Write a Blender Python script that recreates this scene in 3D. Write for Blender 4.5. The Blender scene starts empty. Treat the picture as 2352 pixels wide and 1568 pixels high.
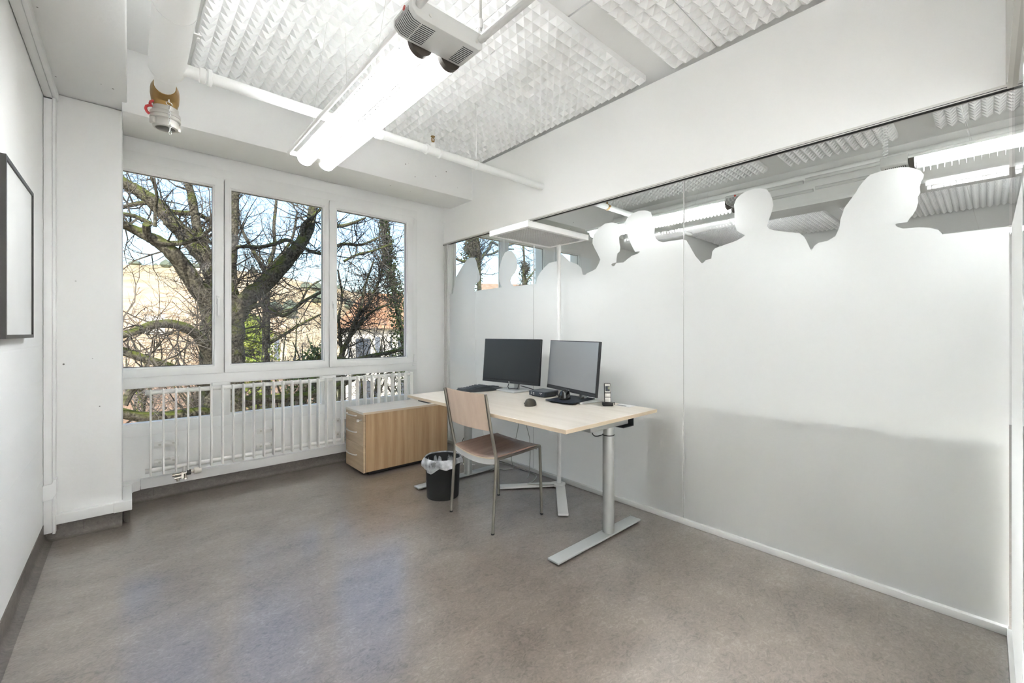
import bpy, bmesh, math, random
from mathutils import Vector, Matrix, Euler
from mathutils.geometry import tessellate_polygon
R = math.radians
random.seed(7)
S = bpy.context.scene
C = S.collection

# ------------------------------------------------------------------ camera, sky, sun, exposure
HC = 1.28
YAW = R(41.89)
FPX = 979.0
cam_d = bpy.data.cameras.new('camera')
cam = bpy.data.objects.new('camera', cam_d)
C.objects.link(cam)
cam.location = (0, 0, HC)
cam.rotation_euler = (R(90), 0, -YAW)
cam_d.sensor_width = 36
cam_d.lens = FPX / 2352 * 36
cam_d.shift_y = -(784 - 763.5) / 2352
cam_d.clip_start = 0.03
cam_d.clip_end = 2000
S.camera = cam

world = bpy.data.worlds.new('world')
S.world = world
world.use_nodes = True
wn = world.node_tree.nodes
sky = wn.new('ShaderNodeTexSky')
sky.sky_type = 'NISHITA'
sky.sun_disc = False
sky.sun_elevation = R(30)
sky.sun_rotation = R(200)
sky.air_density = 1.0
sky.dust_density = 1.0
sky.ozone_density = 1.0
wn['Background'].inputs["Strength"].default_value = 0.335
world.node_tree.links.new(sky.outputs[0], wn['Background'].inputs[0])

sun_d = bpy.data.lights.new('sun', 'SUN')
sun_d.energy = 6.2
sun_d.angle = R(0.6)
sun_d.color = (1.0, 0.93, 0.82)
sun = bpy.data.objects.new('sun', sun_d)
C.objects.link(sun)
sun.rotation_euler = (R(52), 0, R(-28))
sun.location = (0, -20, 30)

TUBE_EMIT = 70.0        # office lamp
TUBE_EMIT_HALL = 34.0
TUBE_EMIT_FILL = 600.0  # added fill lamps behind the viewer, no known source
S.view_settings.view_transform = 'Standard'
S.view_settings.look = 'None'
S.view_settings.exposure = 0.22
S.view_settings.gamma = 1.0
S.view_settings.use_curve_mapping = False
S.cycles.max_bounces = 12
S.cycles.diffuse_bounces = 8
S.cycles.glossy_bounces = 4
S.cycles.transmission_bounces = 6
S.cycles.transparent_max_bounces = 16
S.cycles.caustics_reflective = False
S.cycles.caustics_refractive = False
S.cycles.sample_clamp_indirect = 50.0

# ------------------------------------------------------------------ materials
MATS = {}
def new_mat(name):
    m = bpy.data.materials.new(name)
    m.use_nodes = True
    MATS[name] = m
    return m, m.node_tree.nodes, m.node_tree.links, m.node_tree.nodes['Principled BSDF']

def mat(name, col, rough=0.5, metal=0.0, spec=0.5, bump=None, noise=None, coat=0.0):
    m, n, l, b = new_mat(name)
    b.inputs['Base Color'].default_value = (*col, 1)
    b.inputs['Roughness'].default_value = rough
    b.inputs['Metallic'].default_value = metal
    b.inputs['Specular IOR Level'].default_value = spec
    b.inputs['Coat Weight'].default_value = coat
    if bump or noise:
        tc = n.new('ShaderNodeTexCoord')
    if noise:
        sc, col2, det = noise
        t = n.new('ShaderNodeTexNoise'); t.inputs['Scale'].default_value = sc; t.inputs['Detail'].default_value = det
        l.new(tc.outputs['Object'], t.inputs['Vector'])
        r = n.new('ShaderNodeValToRGB')
        r.color_ramp.elements[0].position = 0.35; r.color_ramp.elements[0].color = (*col, 1)
        r.color_ramp.elements[1].position = 0.68; r.color_ramp.elements[1].color = (*col2, 1)
        l.new(t.outputs['Fac'], r.inputs['Fac']); l.new(r.outputs['Color'], b.inputs['Base Color'])
    if bump:
        sc, st, dist = bump
        t = n.new('ShaderNodeTexNoise'); t.inputs['Scale'].default_value = sc; t.inputs['Detail'].default_value = 5
        l.new(tc.outputs['Object'], t.inputs['Vector'])
        bp = n.new('ShaderNodeBump'); bp.inputs['Strength'].default_value = st; bp.inputs['Distance'].default_value = dist
        l.new(t.outputs['Fac'], bp.inputs['Height']); l.new(bp.outputs['Normal'], b.inputs['Normal'])
    return m

def wood(name, c1, c2, scale, axis_scale, rough=0.4):
    m, n, l, b = new_mat(name)
    tc = n.new('ShaderNodeTexCoord')
    mp = n.new('ShaderNodeMapping'); mp.inputs['Scale'].default_value = axis_scale
    l.new(tc.outputs['Object'], mp.inputs['Vector'])
    t = n.new('ShaderNodeTexNoise'); t.inputs['Scale'].default_value = scale; t.inputs['Detail'].default_value = 6; t.inputs['Roughness'].default_value = 0.55
    l.new(mp.outputs['Vector'], t.inputs['Vector'])
    t2 = n.new('ShaderNodeTexNoise'); t2.inputs['Scale'].default_value = scale * 6; t2.inputs['Detail'].default_value = 3
    l.new(mp.outputs['Vector'], t2.inputs['Vector'])
    mx = n.new('ShaderNodeMath'); mx.operation = 'MULTIPLY_ADD'; mx.inputs[1].default_value = 0.25
    l.new(t2.outputs['Fac'], mx.inputs[0]); l.new(t.outputs['Fac'], mx.inputs[2])
    r = n.new('ShaderNodeValToRGB')
    r.color_ramp.elements[0].position = 0.42; r.color_ramp.elements[0].color = (*c1, 1)
    r.color_ramp.elements[1].position = 0.82; r.color_ramp.elements[1].color = (*c2, 1)
    l.new(mx.outputs[0], r.inputs['Fac']); l.new(r.outputs['Color'], b.inputs['Base Color'])
    b.inputs['Roughness'].default_value = rough
    return m

mat('wall_white', (0.85, 0.85, 0.84), 0.65, bump=(38, 0.10, 0.01))
mat('board_white', (0.86, 0.86, 0.85), 0.6)
mat('pvc_white', (0.83, 0.83, 0.82), 0.35)
mat('duct_white', (0.82, 0.82, 0.815), 0.4)
mat('radiator_white', (0.80, 0.79, 0.765), 0.35)
mat('pipe_white', (0.80, 0.80, 0.785), 0.35)
mat('foam', (0.84, 0.84, 0.835), 0.95, spec=0.1)
mat('lamp_grey', (0.60, 0.60, 0.585), 0.45)
mat('lamp_white', (0.86, 0.86, 0.85), 0.4)
mat('blade_white', (0.90, 0.90, 0.89), 0.3)
mat('dark_socket', (0.06, 0.05, 0.04), 0.5)
mat('slot_dark', (0.03, 0.03, 0.03), 0.8)
mat('joint_dark', (0.10, 0.095, 0.085), 0.8)
mat('red_plastic', (0.50, 0.05, 0.03), 0.4)
mat('red_paint', (0.42, 0.03, 0.03), 0.35)
mat('brass', (0.35, 0.22, 0.08), 0.35, metal=0.8, bump=(60, 0.2, 0.003))
mat('alu', (0.62, 0.61, 0.58), 0.45, metal=0.1)
mat('alu_white', (0.72, 0.72, 0.71), 0.4, metal=0.2)
mat('steel_cast', (0.58, 0.56, 0.52), 0.45, metal=0.55, bump=(70, 0.15, 0.003))
mat('nickel', (0.52, 0.48, 0.42), 0.22, metal=1.0)
mat('desk_silver', (0.46, 0.47, 0.46), 0.38, metal=0.55)
mat('desk_foot', (0.52, 0.54, 0.54), 0.42, metal=0.35)
mat('chair_steel', (0.27, 0.255, 0.22), 0.33, metal=0.8)
mat('chair_plate', (0.55, 0.55, 0.54), 0.5, metal=0.2)
mat('chrome', (0.75, 0.75, 0.75), 0.15, metal=1.0)
mat('handle_silver', (0.66, 0.65, 0.63), 0.3, metal=0.5)
mat('black_plastic', (0.018, 0.018, 0.018), 0.45)
mat('black_gloss', (0.014, 0.013, 0.012), 0.12, coat=0.5)
mat('bin_black', (0.012, 0.012, 0.012), 0.55)
mat('charcoal', (0.035, 0.04, 0.046), 0.5)
mat('key_grey', (0.085, 0.095, 0.11), 0.4)
mat('screen', (0.010, 0.011, 0.013), 0.28, spec=0.6)
mat('screen_glare', (0.40, 0.41, 0.43), 0.30, metal=0.85)  # grey metal tone stands in for window glare on the right monitor
mat('bezel', (0.020, 0.021, 0.024), 0.4)
mat('logo_white', (0.75, 0.75, 0.75), 0.3)
mat('monitor_silver', (0.66, 0.66, 0.65), 0.4, metal=0.3)
mat('mousepad', (0.016, 0.022, 0.034), 0.8)
mat('pc_case', (0.030, 0.036, 0.050), 0.5)
mat('pc_top', (0.14, 0.15, 0.16), 0.45)
mat('mouse_bronze', (0.075, 0.066, 0.052), 0.28, metal=0.4)
mat('phone_silver', (0.52, 0.51, 0.47), 0.35, metal=0.3)
mat('lcd', (0.01, 0.015, 0.025), 0.2)
mat('lcd_icon', (0.20, 0.21, 0.13), 0.4)
mat('cable_grey', (0.42, 0.42, 0.40), 0.5)
mat('cable_dark', (0.03, 0.03, 0.03), 0.5)
mat('thermostat', (0.74, 0.70, 0.64), 0.4)
mat('floorlamp_white', (0.84, 0.84, 0.83), 0.4)
mat('louvre_grey', (0.62, 0.62, 0.61), 0.4)
mat('print_paper', (0.66, 0.66, 0.65), 0.7, noise=(2.4, (0.60, 0.60, 0.59), 2))
mat('frame_black', (0.035, 0.032, 0.028), 0.45)
mat('dark_plinth', (0.02, 0.02, 0.02), 0.6)
mat('ceiling_paint', (0.80, 0.80, 0.79), 0.8, bump=(20, 0.1, 0.01))
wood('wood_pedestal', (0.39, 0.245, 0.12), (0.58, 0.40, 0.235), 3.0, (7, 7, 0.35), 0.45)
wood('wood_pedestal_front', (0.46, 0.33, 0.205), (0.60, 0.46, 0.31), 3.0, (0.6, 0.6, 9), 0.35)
wood('wood_pedestal_top_sheen', (0.70, 0.64, 0.56), (0.78, 0.72, 0.64), 3.0, (0.6, 9, 9), 0.28)  # sheen on the top is put into this paler colour
wood('wood_desk', (0.70, 0.63, 0.54), (0.80, 0.735, 0.65), 3.0, (8, 0.35, 8), 0.28)
wood('wood_edge', (0.58, 0.46, 0.33), (0.66, 0.55, 0.41), 3.0, (1, 1, 8), 0.45)
wood('wood_chair', (0.55, 0.42, 0.33), (0.63, 0.50, 0.40), 3.0, (6, 6, 0.5), 0.38)
wood('wood_chair_seat', (0.30, 0.205, 0.165), (0.40, 0.28, 0.22), 3.0, (0.5, 6, 6), 0.2)
wood('wood_cabinet', (0.40, 0.36, 0.28), (0.66, 0.63, 0.54), 1.6, (5, 5, 0.12), 0.5)

# painted concrete with small dark pits
m, n, l, b = new_mat('concrete_paint')
b.inputs['Roughness'].default_value = 0.7
tc = n.new('ShaderNodeTexCoord')
v = n.new('ShaderNodeTexVoronoi'); v.inputs['Scale'].default_value = 11; v.inputs['Randomness'].default_value = 1
l.new(tc.outputs['Object'], v.inputs['Vector'])
rp = n.new('ShaderNodeValToRGB'); rp.color_ramp.elements[0].position = 0.045; rp.color_ramp.elements[0].color = (0.16, 0.15, 0.14, 1)
rp.color_ramp.elements[1].position = 0.065; rp.color_ramp.elements[1].color = (0.84, 0.84, 0.83, 1)
l.new(v.outputs['Distance'], rp.inputs['Fac'])
nz = n.new('ShaderNodeTexNoise'); nz.inputs['Scale'].default_value = 1.9
l.new(tc.outputs['Object'], nz.inputs['Vector'])
rr = n.new('ShaderNodeValToRGB'); rr.color_ramp.elements[0].position = 0.49; rr.color_ramp.elements[1].position = 0.53
l.new(nz.outputs['Fac'], rr.inputs['Fac'])
mx = n.new('ShaderNodeMix'); mx.data_type = 'RGBA'
l.new(rr.outputs['Color'], mx.inputs['Factor'])
mx.inputs['A'].default_value = (0.84, 0.84, 0.83, 1)
l.new(rp.outputs['Color'], mx.inputs['B']); l.new(mx.outputs['Result'], b.inputs['Base Color'])
n2 = n.new('ShaderNodeTexNoise'); n2.inputs['Scale'].default_value = 26; n2.inputs['Detail'].default_value = 6
l.new(tc.outputs['Object'], n2.inputs['Vector'])
bp = n.new('ShaderNodeBump'); bp.inputs['Strength'].default_value = 0.16; bp.inputs['Distance'].default_value = 0.01
l.new(n2.outputs['Fac'], bp.inputs['Height']); l.new(bp.outputs['Normal'], b.inputs['Normal'])

# painted blockwork (fine joints under thick paint)
m, n, l, b = new_mat('painted_block')
b.inputs['Base Color'].default_value = (0.84, 0.84, 0.83, 1); b.inputs['Roughness'].default_value = 0.6
tc = n.new('ShaderNodeTexCoord')
sx = n.new('ShaderNodeSeparateXYZ'); cb = n.new('ShaderNodeCombineXYZ')
l.new(tc.outputs['Object'], sx.inputs[0]); l.new(sx.outputs['Y'], cb.inputs['X']); l.new(sx.outputs['Z'], cb.inputs['Y'])
bk = n.new('ShaderNodeTexBrick'); bk.inputs['Scale'].default_value = 1
bk.inputs['Brick Width'].default_value = 0.40; bk.inputs['Row Height'].default_value = 0.20
bk.inputs['Mortar Size'].default_value = 0.006; bk.inputs['Mortar Smooth'].default_value = 0.6
bk.inputs['Color1'].default_value = (1, 1, 1, 1); bk.inputs['Color2'].default_value = (1, 1, 1, 1); bk.inputs['Mortar'].default_value = (0, 0, 0, 1)
l.new(cb.outputs[0], bk.inputs['Vector'])
nz = n.new('ShaderNodeTexNoise'); nz.inputs['Scale'].default_value = 9; nz.inputs['Detail'].default_value = 5
l.new(tc.outputs['Object'], nz.inputs['Vector'])
ad = n.new('ShaderNodeMath'); ad.operation = 'MULTIPLY_ADD'; ad.inputs[1].default_value = 0.9
l.new(nz.outputs['Fac'], ad.inputs[0]); l.new(bk.outputs['Color'], ad.inputs[2])
bp = n.new('ShaderNodeBump'); bp.inputs['Strength'].default_value = 0.12; bp.inputs['Distance'].default_value = 0.004
l.new(ad.outputs[0], bp.inputs['Height']); l.new(bp.outputs['Normal'], b.inputs['Normal'])

# marbled linoleum
def lino(name, k, rough, coat=1.0):
    m, n, l, b = new_mat(name)
    tc = n.new('ShaderNodeTexCoord')
    mp = n.new('ShaderNodeMapping'); mp.inputs['Rotation'].default_value = (0, 0, R(20)); mp.inputs['Scale'].default_value = (1, 1.5, 1)
    l.new(tc.outputs['Object'], mp.inputs['Vector'])
    a = n.new('ShaderNodeTexNoise'); a.inputs['Scale'].default_value = 3.5; a.inputs['Detail'].default_value = 5; a.inputs['Distortion'].default_value = 0.6
    c = n.new('ShaderNodeTexNoise'); c.inputs['Scale'].default_value = 34; c.inputs['Detail'].default_value = 8; c.inputs['Roughness'].default_value = 0.68; c.inputs['Distortion'].default_value = 1.6
    for t in (a, c): l.new(mp.outputs['Vector'], t.inputs['Vector'])
    ad = n.new('ShaderNodeMath'); ad.operation = 'MULTIPLY_ADD'; ad.inputs[1].default_value = 0.55
    l.new(a.outputs['Fac'], ad.inputs[0]); l.new(c.outputs['Fac'], ad.inputs[2])
    r = n.new('ShaderNodeValToRGB')
    e = r.color_ramp.elements
    e[0].position = 0.55; e[0].color = (0.112 * k, 0.091 * k, 0.076 * k, 1)
    e[1].position = 1.0; e[1].color = (0.290 * k, 0.250 * k, 0.214 * k, 1)
    q = e.new(0.70); q.color = (0.182 * k, 0.152 * k, 0.129 * k, 1)
    q = e.new(0.86); q.color = (0.225 * k, 0.190 * k, 0.163 * k, 1)
    l.new(ad.outputs[0], r.inputs['Fac']); l.new(r.outputs['Color'], b.inputs['Base Color'])
    b.inputs['Roughness'].default_value = rough
    b.inputs['Specular IOR Level'].default_value = 0.8
    b.inputs['Coat Weight'].default_value = coat; b.inputs['Coat Roughness'].default_value = 0.17; b.inputs['Coat IOR'].default_value = 1.6
    bp = n.new('ShaderNodeBump'); bp.inputs['Strength'].default_value = 0.05; bp.inputs['Distance'].default_value = 0.002
    l.new(c.outputs['Fac'], bp.inputs['Height']); l.new(bp.outputs['Normal'], b.inputs['Normal'])
lino('linoleum', 1.0, 0.33)
lino('linoleum_skirting', 0.62, 0.6, 0.0)

def glass_mat(name, tint, ior=1.45):
    m, n, l, b = new_mat(name)
    n.remove(b)
    out = n['Material Output']
    tr = n.new('ShaderNodeBsdfTransparent'); tr.inputs[0].default_value = (*tint, 1)
    gl = n.new('ShaderNodeBsdfGlossy'); gl.inputs['Roughness'].default_value = 0.0
    lw = n.new('ShaderNodeFresnel'); lw.inputs['IOR'].default_value = ior
    mx = n.new('ShaderNodeMixShader')
    ge = n.new('ShaderNodeNewGeometry'); iv = n.new('ShaderNodeMath'); iv.operation = 'SUBTRACT'; iv.inputs[0].default_value = 1.0
    l.new(ge.outputs['Backfacing'], iv.inputs[1])
    mu = n.new('ShaderNodeMath'); mu.operation = 'MULTIPLY'
    l.new(lw.outputs[0], mu.inputs[0]); l.new(iv.outputs[0], mu.inputs[1])
    l.new(mu.outputs[0], mx.inputs[0]); l.new(tr.outputs[0], mx.inputs[1]); l.new(gl.outputs[0], mx.inputs[2])
    l.new(mx.outputs[0], out.inputs[0])
glass_mat('glass', (0.97, 0.985, 0.98))
glass_mat('window_glass', (0.98, 0.99, 0.985), 1.27)

# frosted film: part reflects, part lets scattered light through
m, n, l, b = new_mat('frosted_film')
n.remove(b)
out = n['Material Output']
df = n.new('ShaderNodeBsdfDiffuse'); df.inputs[0].default_value = (0.92, 0.925, 0.92, 1)
tl = n.new('ShaderNodeBsdfTranslucent'); tl.inputs[0].default_value = (0.93, 0.935, 0.93, 1)
rf = n.new('ShaderNodeBsdfRefraction'); rf.inputs['Color'].default_value = (0.95, 0.96, 0.95, 1); rf.inputs['Roughness'].default_value = 0.7; rf.inputs['IOR'].default_value = 1.25
m1 = n.new('ShaderNodeMixShader'); m1.inputs[0].default_value = 0.43
l.new(df.outputs[0], m1.inputs[1]); l.new(tl.outputs[0], m1.inputs[2])
m2 = n.new('ShaderNodeMixShader'); m2.inputs[0].default_value = 0.17
l.new(m1.outputs[0], m2.inputs[1]); l.new(rf.outputs[0], m2.inputs[2])
l.new(m2.outputs[0], out.inputs[0])

# thin plastic bag
m, n, l, b = new_mat('bag')
n.remove(b)
out = n['Material Output']
tr = n.new('ShaderNodeBsdfTransparent'); tr.inputs[0].default_value = (0.92, 0.93, 0.95, 1)
pr = n.new('ShaderNodeBsdfPrincipled'); pr.inputs['Base Color'].default_value = (0.80, 0.82, 0.86, 1); pr.inputs['Roughness'].default_value = 0.25
mx = n.new('ShaderNodeMixShader')
tc = n.new('ShaderNodeTexCoord'); nz = n.new('ShaderNodeTexNoise'); nz.inputs['Scale'].default_value = 16; nz.inputs['Detail'].default_value = 4
l.new(tc.outputs['Object'], nz.inputs['Vector'])
rr = n.new('ShaderNodeMapRange'); rr.inputs['From Min'].default_value = 0.3; rr.inputs['From Max'].default_value = 0.7; rr.inputs['To Min'].default_value = 0.25; rr.inputs['To Max'].default_value = 0.85
l.new(nz.outputs['Fac'], rr.inputs['Value']); l.new(rr.outputs[0], mx.inputs[0])
l.new(tr.outputs[0], mx.inputs[1]); l.new(pr.outputs[0], mx.inputs[2]); l.new(mx.outputs[0], out.inputs[0])

# lit fluorescent tubes; those in the corridor are added fill
for nm, em in (('tube_lit', TUBE_EMIT), ('tube_lit_hall', TUBE_EMIT_HALL), ('tube_lit_fill', TUBE_EMIT_FILL)):
    m, n, l, b = new_mat(nm)
    b.inputs['Base Color'].default_value = (0.9, 0.9, 0.9, 1)
    b.inputs['Emission Color'].default_value = (0.945, 0.975, 1.0, 1)
    b.inputs['Emission Strength'].default_value = em

# outdoors
m, n, l, b = new_mat('bark')
tc = n.new('ShaderNodeTexCoord'); ge = n.new('ShaderNodeNewGeometry'); sx = n.new('ShaderNodeSeparateXYZ')
l.new(ge.outputs['Normal'], sx.inputs[0])
nz = n.new('ShaderNodeTexNoise'); nz.inputs['Scale'].default_value = 6; nz.inputs['Detail'].default_value = 6
l.new(tc.outputs['Object'], nz.inputs['Vector'])
nf = n.new('ShaderNodeTexNoise'); nf.inputs['Scale'].default_value = 30; nf.inputs['Detail'].default_value = 6
l.new(tc.outputs['Object'], nf.inputs['Vector'])
r1 = n.new('ShaderNodeValToRGB'); r1.color_ramp.elements[0].position = 0.38; r1.color_ramp.elements[0].color = (0.030, 0.026, 0.019, 1)
r1.color_ramp.elements[1].position = 0.66; r1.color_ramp.elements[1].color = (0.165, 0.155, 0.12, 1)
l.new(nf.outputs['Fac'], r1.inputs['Fac'])
ad = n.new('ShaderNodeMath'); ad.operation = 'MULTIPLY_ADD'; ad.inputs[1].default_value = 0.38
l.new(sx.outputs['Z'], ad.inputs[0]); l.new(nz.outputs['Fac'], ad.inputs[2])
r2 = n.new('ShaderNodeValToRGB'); r2.color_ramp.elements[0].position = 0.52; r2.color_ramp.elements[1].position = 0.78
l.new(ad.outputs[0], r2.inputs['Fac'])
mx = n.new('ShaderNodeMix'); mx.data_type = 'RGBA'
l.new(r2.outputs['Color'], mx.inputs['Factor']); l.new(r1.outputs['Color'], mx.inputs['A'])
mx.inputs['B'].default_value = (0.085, 0.105, 0.014, 1)
l.new(mx.outputs['Result'], b.inputs['Base Color']); b.inputs['Roughness'].default_value = 0.9
bp = n.new('ShaderNodeBump'); bp.inputs['Strength'].default_value = 0.6; bp.inputs['Distance'].default_value = 0.02
l.new(nf.outputs['Fac'], bp.inputs['Height']); l.new(bp.outputs['Normal'], b.inputs['Normal'])
mat('twig', (0.060, 0.050, 0.042), 0.85, noise=(3, (0.13, 0.12, 0.105), 3))
mat('twig_grey', (0.20, 0.19, 0.19), 0.8)
mat('ivy_leaf', (0.030, 0.060, 0.018), 0.5, noise=(4, (0.075, 0.115, 0.03), 2))
mat('hedge_leaf', (0.22, 0.32, 0.05), 0.6, noise=(4, (0.40, 0.44, 0.09), 2))
mat('fir_leaf', (0.05, 0.06, 0.03), 0.7, noise=(4, (0.11, 0.11, 0.06), 2))
mat('hill_grass', (0.42, 0.31, 0.17), 0.95, noise=(0.06, (0.66, 0.53, 0.36), 8))
mat('hill_wood', (0.10, 0.13, 0.10), 0.95, noise=(0.15, (0.16, 0.19, 0.15), 4))
mat('ground_grass', (0.20, 0.19, 0.09), 0.95, noise=(0.6, (0.36, 0.31, 0.18), 5))
mat('house_white', (0.80, 0.77, 0.70), 0.8)
mat('house_cream', (0.78, 0.68, 0.50), 0.8)
mat('house_grey', (0.50, 0.52, 0.56), 0.8)
mat('roof_red', (0.36, 0.19, 0.11), 0.85, noise=(1.2, (0.50, 0.31, 0.20), 4))
mat('roof_tan', (0.50, 0.36, 0.24), 0.85, noise=(1.2, (0.62, 0.48, 0.34), 4))
mat('roof_brown', (0.26, 0.17, 0.12), 0.85, noise=(3, (0.34, 0.25, 0.19), 4))
mat('shutter', (0.16, 0.19, 0.24), 0.6)
mat('house_pane', (0.06, 0.08, 0.11), 0.15)

# ------------------------------------------------------------------ helpers
ORG = {}
def at(px, py, Y):
    """point seen at (px, py) that stands at room depth Y"""
    a = (px - 1176) / FPX
    d = Vector((math.sin(YAW) + math.cos(YAW) * a, math.cos(YAW) - math.sin(YAW) * a, -(py - 763.5) / FPX))
    return Vector((0, 0, HC)) + d * (Y / d.y)
def depth(p):
    return p[0] * math.sin(YAW) + p[1] * math.cos(YAW)

class MB:
    def __init__(s): s.v = []; s.f = []
    def add(s, vs, fs):
        o = len(s.v); s.v += [Vector(q) for q in vs]; s.f += [tuple(i + o for i in f) for f in fs]
        return s
    def box(s, x0, x1, y0, y1, z0, z1):
        return s.add([(x0, y0, z0), (x1, y0, z0), (x1, y1, z0), (x0, y1, z0), (x0, y0, z1), (x1, y0, z1), (x1, y1, z1), (x0, y1, z1)],
              [(0, 3, 2, 1), (4, 5, 6, 7), (0, 1, 5, 4), (1, 2, 6, 5), (2, 3, 7, 6), (3, 0, 4, 7)])
    def obox(s, c, size, mtx):
        c = Vector(c); hx, hy, hz = [q / 2 for q in size]
        o = len(s.v); t = MB().box(-hx, hx, -hy, hy, -hz, hz)
        return s.add([c + mtx @ q for q in t.v], t.f)
    def tube(s, pts, r, n=12, caps=True):
        pts = [Vector(p) for p in pts]
        rs = r if isinstance(r, (list, tuple)) else [r] * len(pts)
        rings = []; up = None
        for i, p in enumerate(pts):
            if i == 0: d = pts[1] - p
            elif i == len(pts) - 1: d = p - pts[i - 1]
            else: d = (pts[i + 1] - p).normalized() + (p - pts[i - 1]).normalized()
            if d.length < 1e-9: d = Vector((0, 0, 1))
            d.normalize()
            if up is None:
                up = Vector((0, 0, 1)) if abs(d.z) < 0.9 else Vector((1, 0, 0))
            x = d.cross(up)
            if x.length < 1e-6: x = d.cross(Vector((0, 1, 0.3)))
            x.normalize(); y = d.cross(x).normalized(); up = -y if False else x.cross(d).normalized()
            rings.append([p + (x * math.cos(2 * math.pi * k / n) + y * math.sin(2 * math.pi * k / n)) * rs[i] for k in range(n)])
        vs = [q for rg in rings for q in rg]; fs = []
        for i in range(len(pts) - 1):
            for k in range(n):
                k2 = (k + 1) % n
                fs.append((i * n + k, i * n + k2, (i + 1) * n + k2, (i + 1) * n + k))
        if caps:
            fs.append(tuple(range(n))[::-1]); fs.append(tuple((len(pts) - 1) * n + k for k in range(n)))
        return s.add(vs, fs)
    def lathe(s, prof, c=(0, 0, 0), n=24, axis='z', sy=1.0, caps=True):
        c = Vector(c); vs = []; fs = []
        for (r, h) in prof:
            for k in range(n):
                a = 2 * math.pi * k / n; x, y = r * math.cos(a), r * math.sin(a) * sy
                vs.append(c + (Vector((x, y, h)) if axis == 'z' else Vector((x, h, y)) if axis == 'y' else Vector((h, x, y))))
        for i in range(len(prof) - 1):
            for k in range(n):
                k2 = (k + 1) % n
                fs.append((i * n + k, i * n + k2, (i + 1) * n + k2, (i + 1) * n + k))
        if caps:
            fs.append(tuple(range(n))[::-1]); fs.append(tuple((len(prof) - 1) * n + k for k in range(n)))
        return s.add(vs, fs)
    def prism(s, poly, axis, a, b):
        """extrude a 2-D polygon along axis ('x': poly is (y, z); 'y': (x, z); 'z': (x, y)) from a to b"""
        def p3(q, h):
            return (h, q[0], q[1]) if axis == 'x' else (q[0], h, q[1]) if axis == 'y' else (q[0], q[1], h)
        n = len(poly); vs = [p3(q, a) for q in poly] + [p3(q, b) for q in poly]
        tri = tessellate_polygon([[Vector((q[0], q[1], 0)) for q in poly]])
        fs = [tuple(t) for t in tri] + [tuple(i + n for i in t[::-1]) for t in tri]
        fs += [(i, (i + 1) % n, (i + 1) % n + n, i + n) for i in range(n)]
        return s.add(vs, fs)
    def grid(s, fn, nu, nv, closed_u=False):
        vs = [fn(i / nu, j / nv) for j in range(nv + 1) for i in range(nu + 1)]
        fs = [(j * (nu + 1) + i, j * (nu + 1) + i + 1, (j + 1) * (nu + 1) + i + 1, (j + 1) * (nu + 1) + i) for j in range(nv) for i in range(nu)]
        return s.add(vs, fs)
    def build(s, name, material, parent=None, bevel=0, seg=2, smooth=True, local=False, fix=True, solid=0, uvs=False):
        org = Vector((0, 0, 0))
        if parent is not None: org = ORG.get(parent.name, Vector((0, 0, 0)))
        me = bpy.data.meshes.new(name)
        off = Vector((0, 0, 0)) if local else org
        me.from_pydata([tuple(q - off) for q in s.v], [], s.f)
        bm = bmesh.new(); bm.from_mesh(me)
        if solid:
            bmesh.ops.recalc_face_normals(bm, faces=bm.faces)
            bmesh.ops.solidify(bm, geom=bm.faces[:], thickness=solid)
        if fix: bmesh.ops.recalc_face_normals(bm, faces=bm.faces)
        if bevel:
            eds = [e for e in bm.edges if len(e.link_faces) == 2 and e.calc_face_angle(0) > R(35)]
            bmesh.ops.bevel(bm, geom=eds, offset=bevel, segments=seg, profile=0.5, affect='EDGES', clamp_overlap=True)
        if smooth:
            for f in bm.faces: f.smooth = True
            for e in bm.edges:
                if len(e.link_faces) != 2 or e.calc_face_angle(0) > R(38): e.smooth = False
        bm.to_mesh(me); bm.free()
        me.materials.append(MATS[material])
        o = bpy.data.objects.new(name, me); C.objects.link(o)
        if parent is not None:
            o.parent = parent; ORG[o.name] = org
        return o

def tag(o, label, cat=None, group=None, kind=None):
    o['label'] = label
    if cat: o['category'] = cat
    if group: o['group'] = group
    if kind: o['kind'] = kind
    return o
def thing(name, label, cat, loc=(0, 0, 0), rotz=0, group=None, kind=None):
    o = bpy.data.objects.new(name, None); C.objects.link(o)
    o.empty_display_size = 0.1
    o.location = loc; o.rotation_euler = (0, 0, rotz)
    ORG[o.name] = Vector(loc)
    return tag(o, label, cat, group, kind)
def struct(name, label, cat='structure', loc=(0, 0, 0)):
    return thing(name, label, cat, loc, kind='structure')
def copy_tree(o, parent=None):
    c = o.copy(); C.objects.link(c); c.parent = parent
    for ch in list(o.children): copy_tree(ch, c)
    return c
def inst(o, name, parent, loc):
    c = bpy.data.objects.new(name, o.data); C.objects.link(c); c.parent = parent; c.location = loc
    ORG[c.name] = ORG.get(parent.name, Vector((0, 0, 0)))
    return c
def one(mb, name, material, label, cat, group=None, kind=None, **k):
    return tag(mb.build(name, material, None, **k), label, cat, group, kind)

XL, XR = -0.39, 2.757        # left wall face, right wall face
YW = 4.285                   # window wall face
ZS = 3.12                    # slab underside

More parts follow.
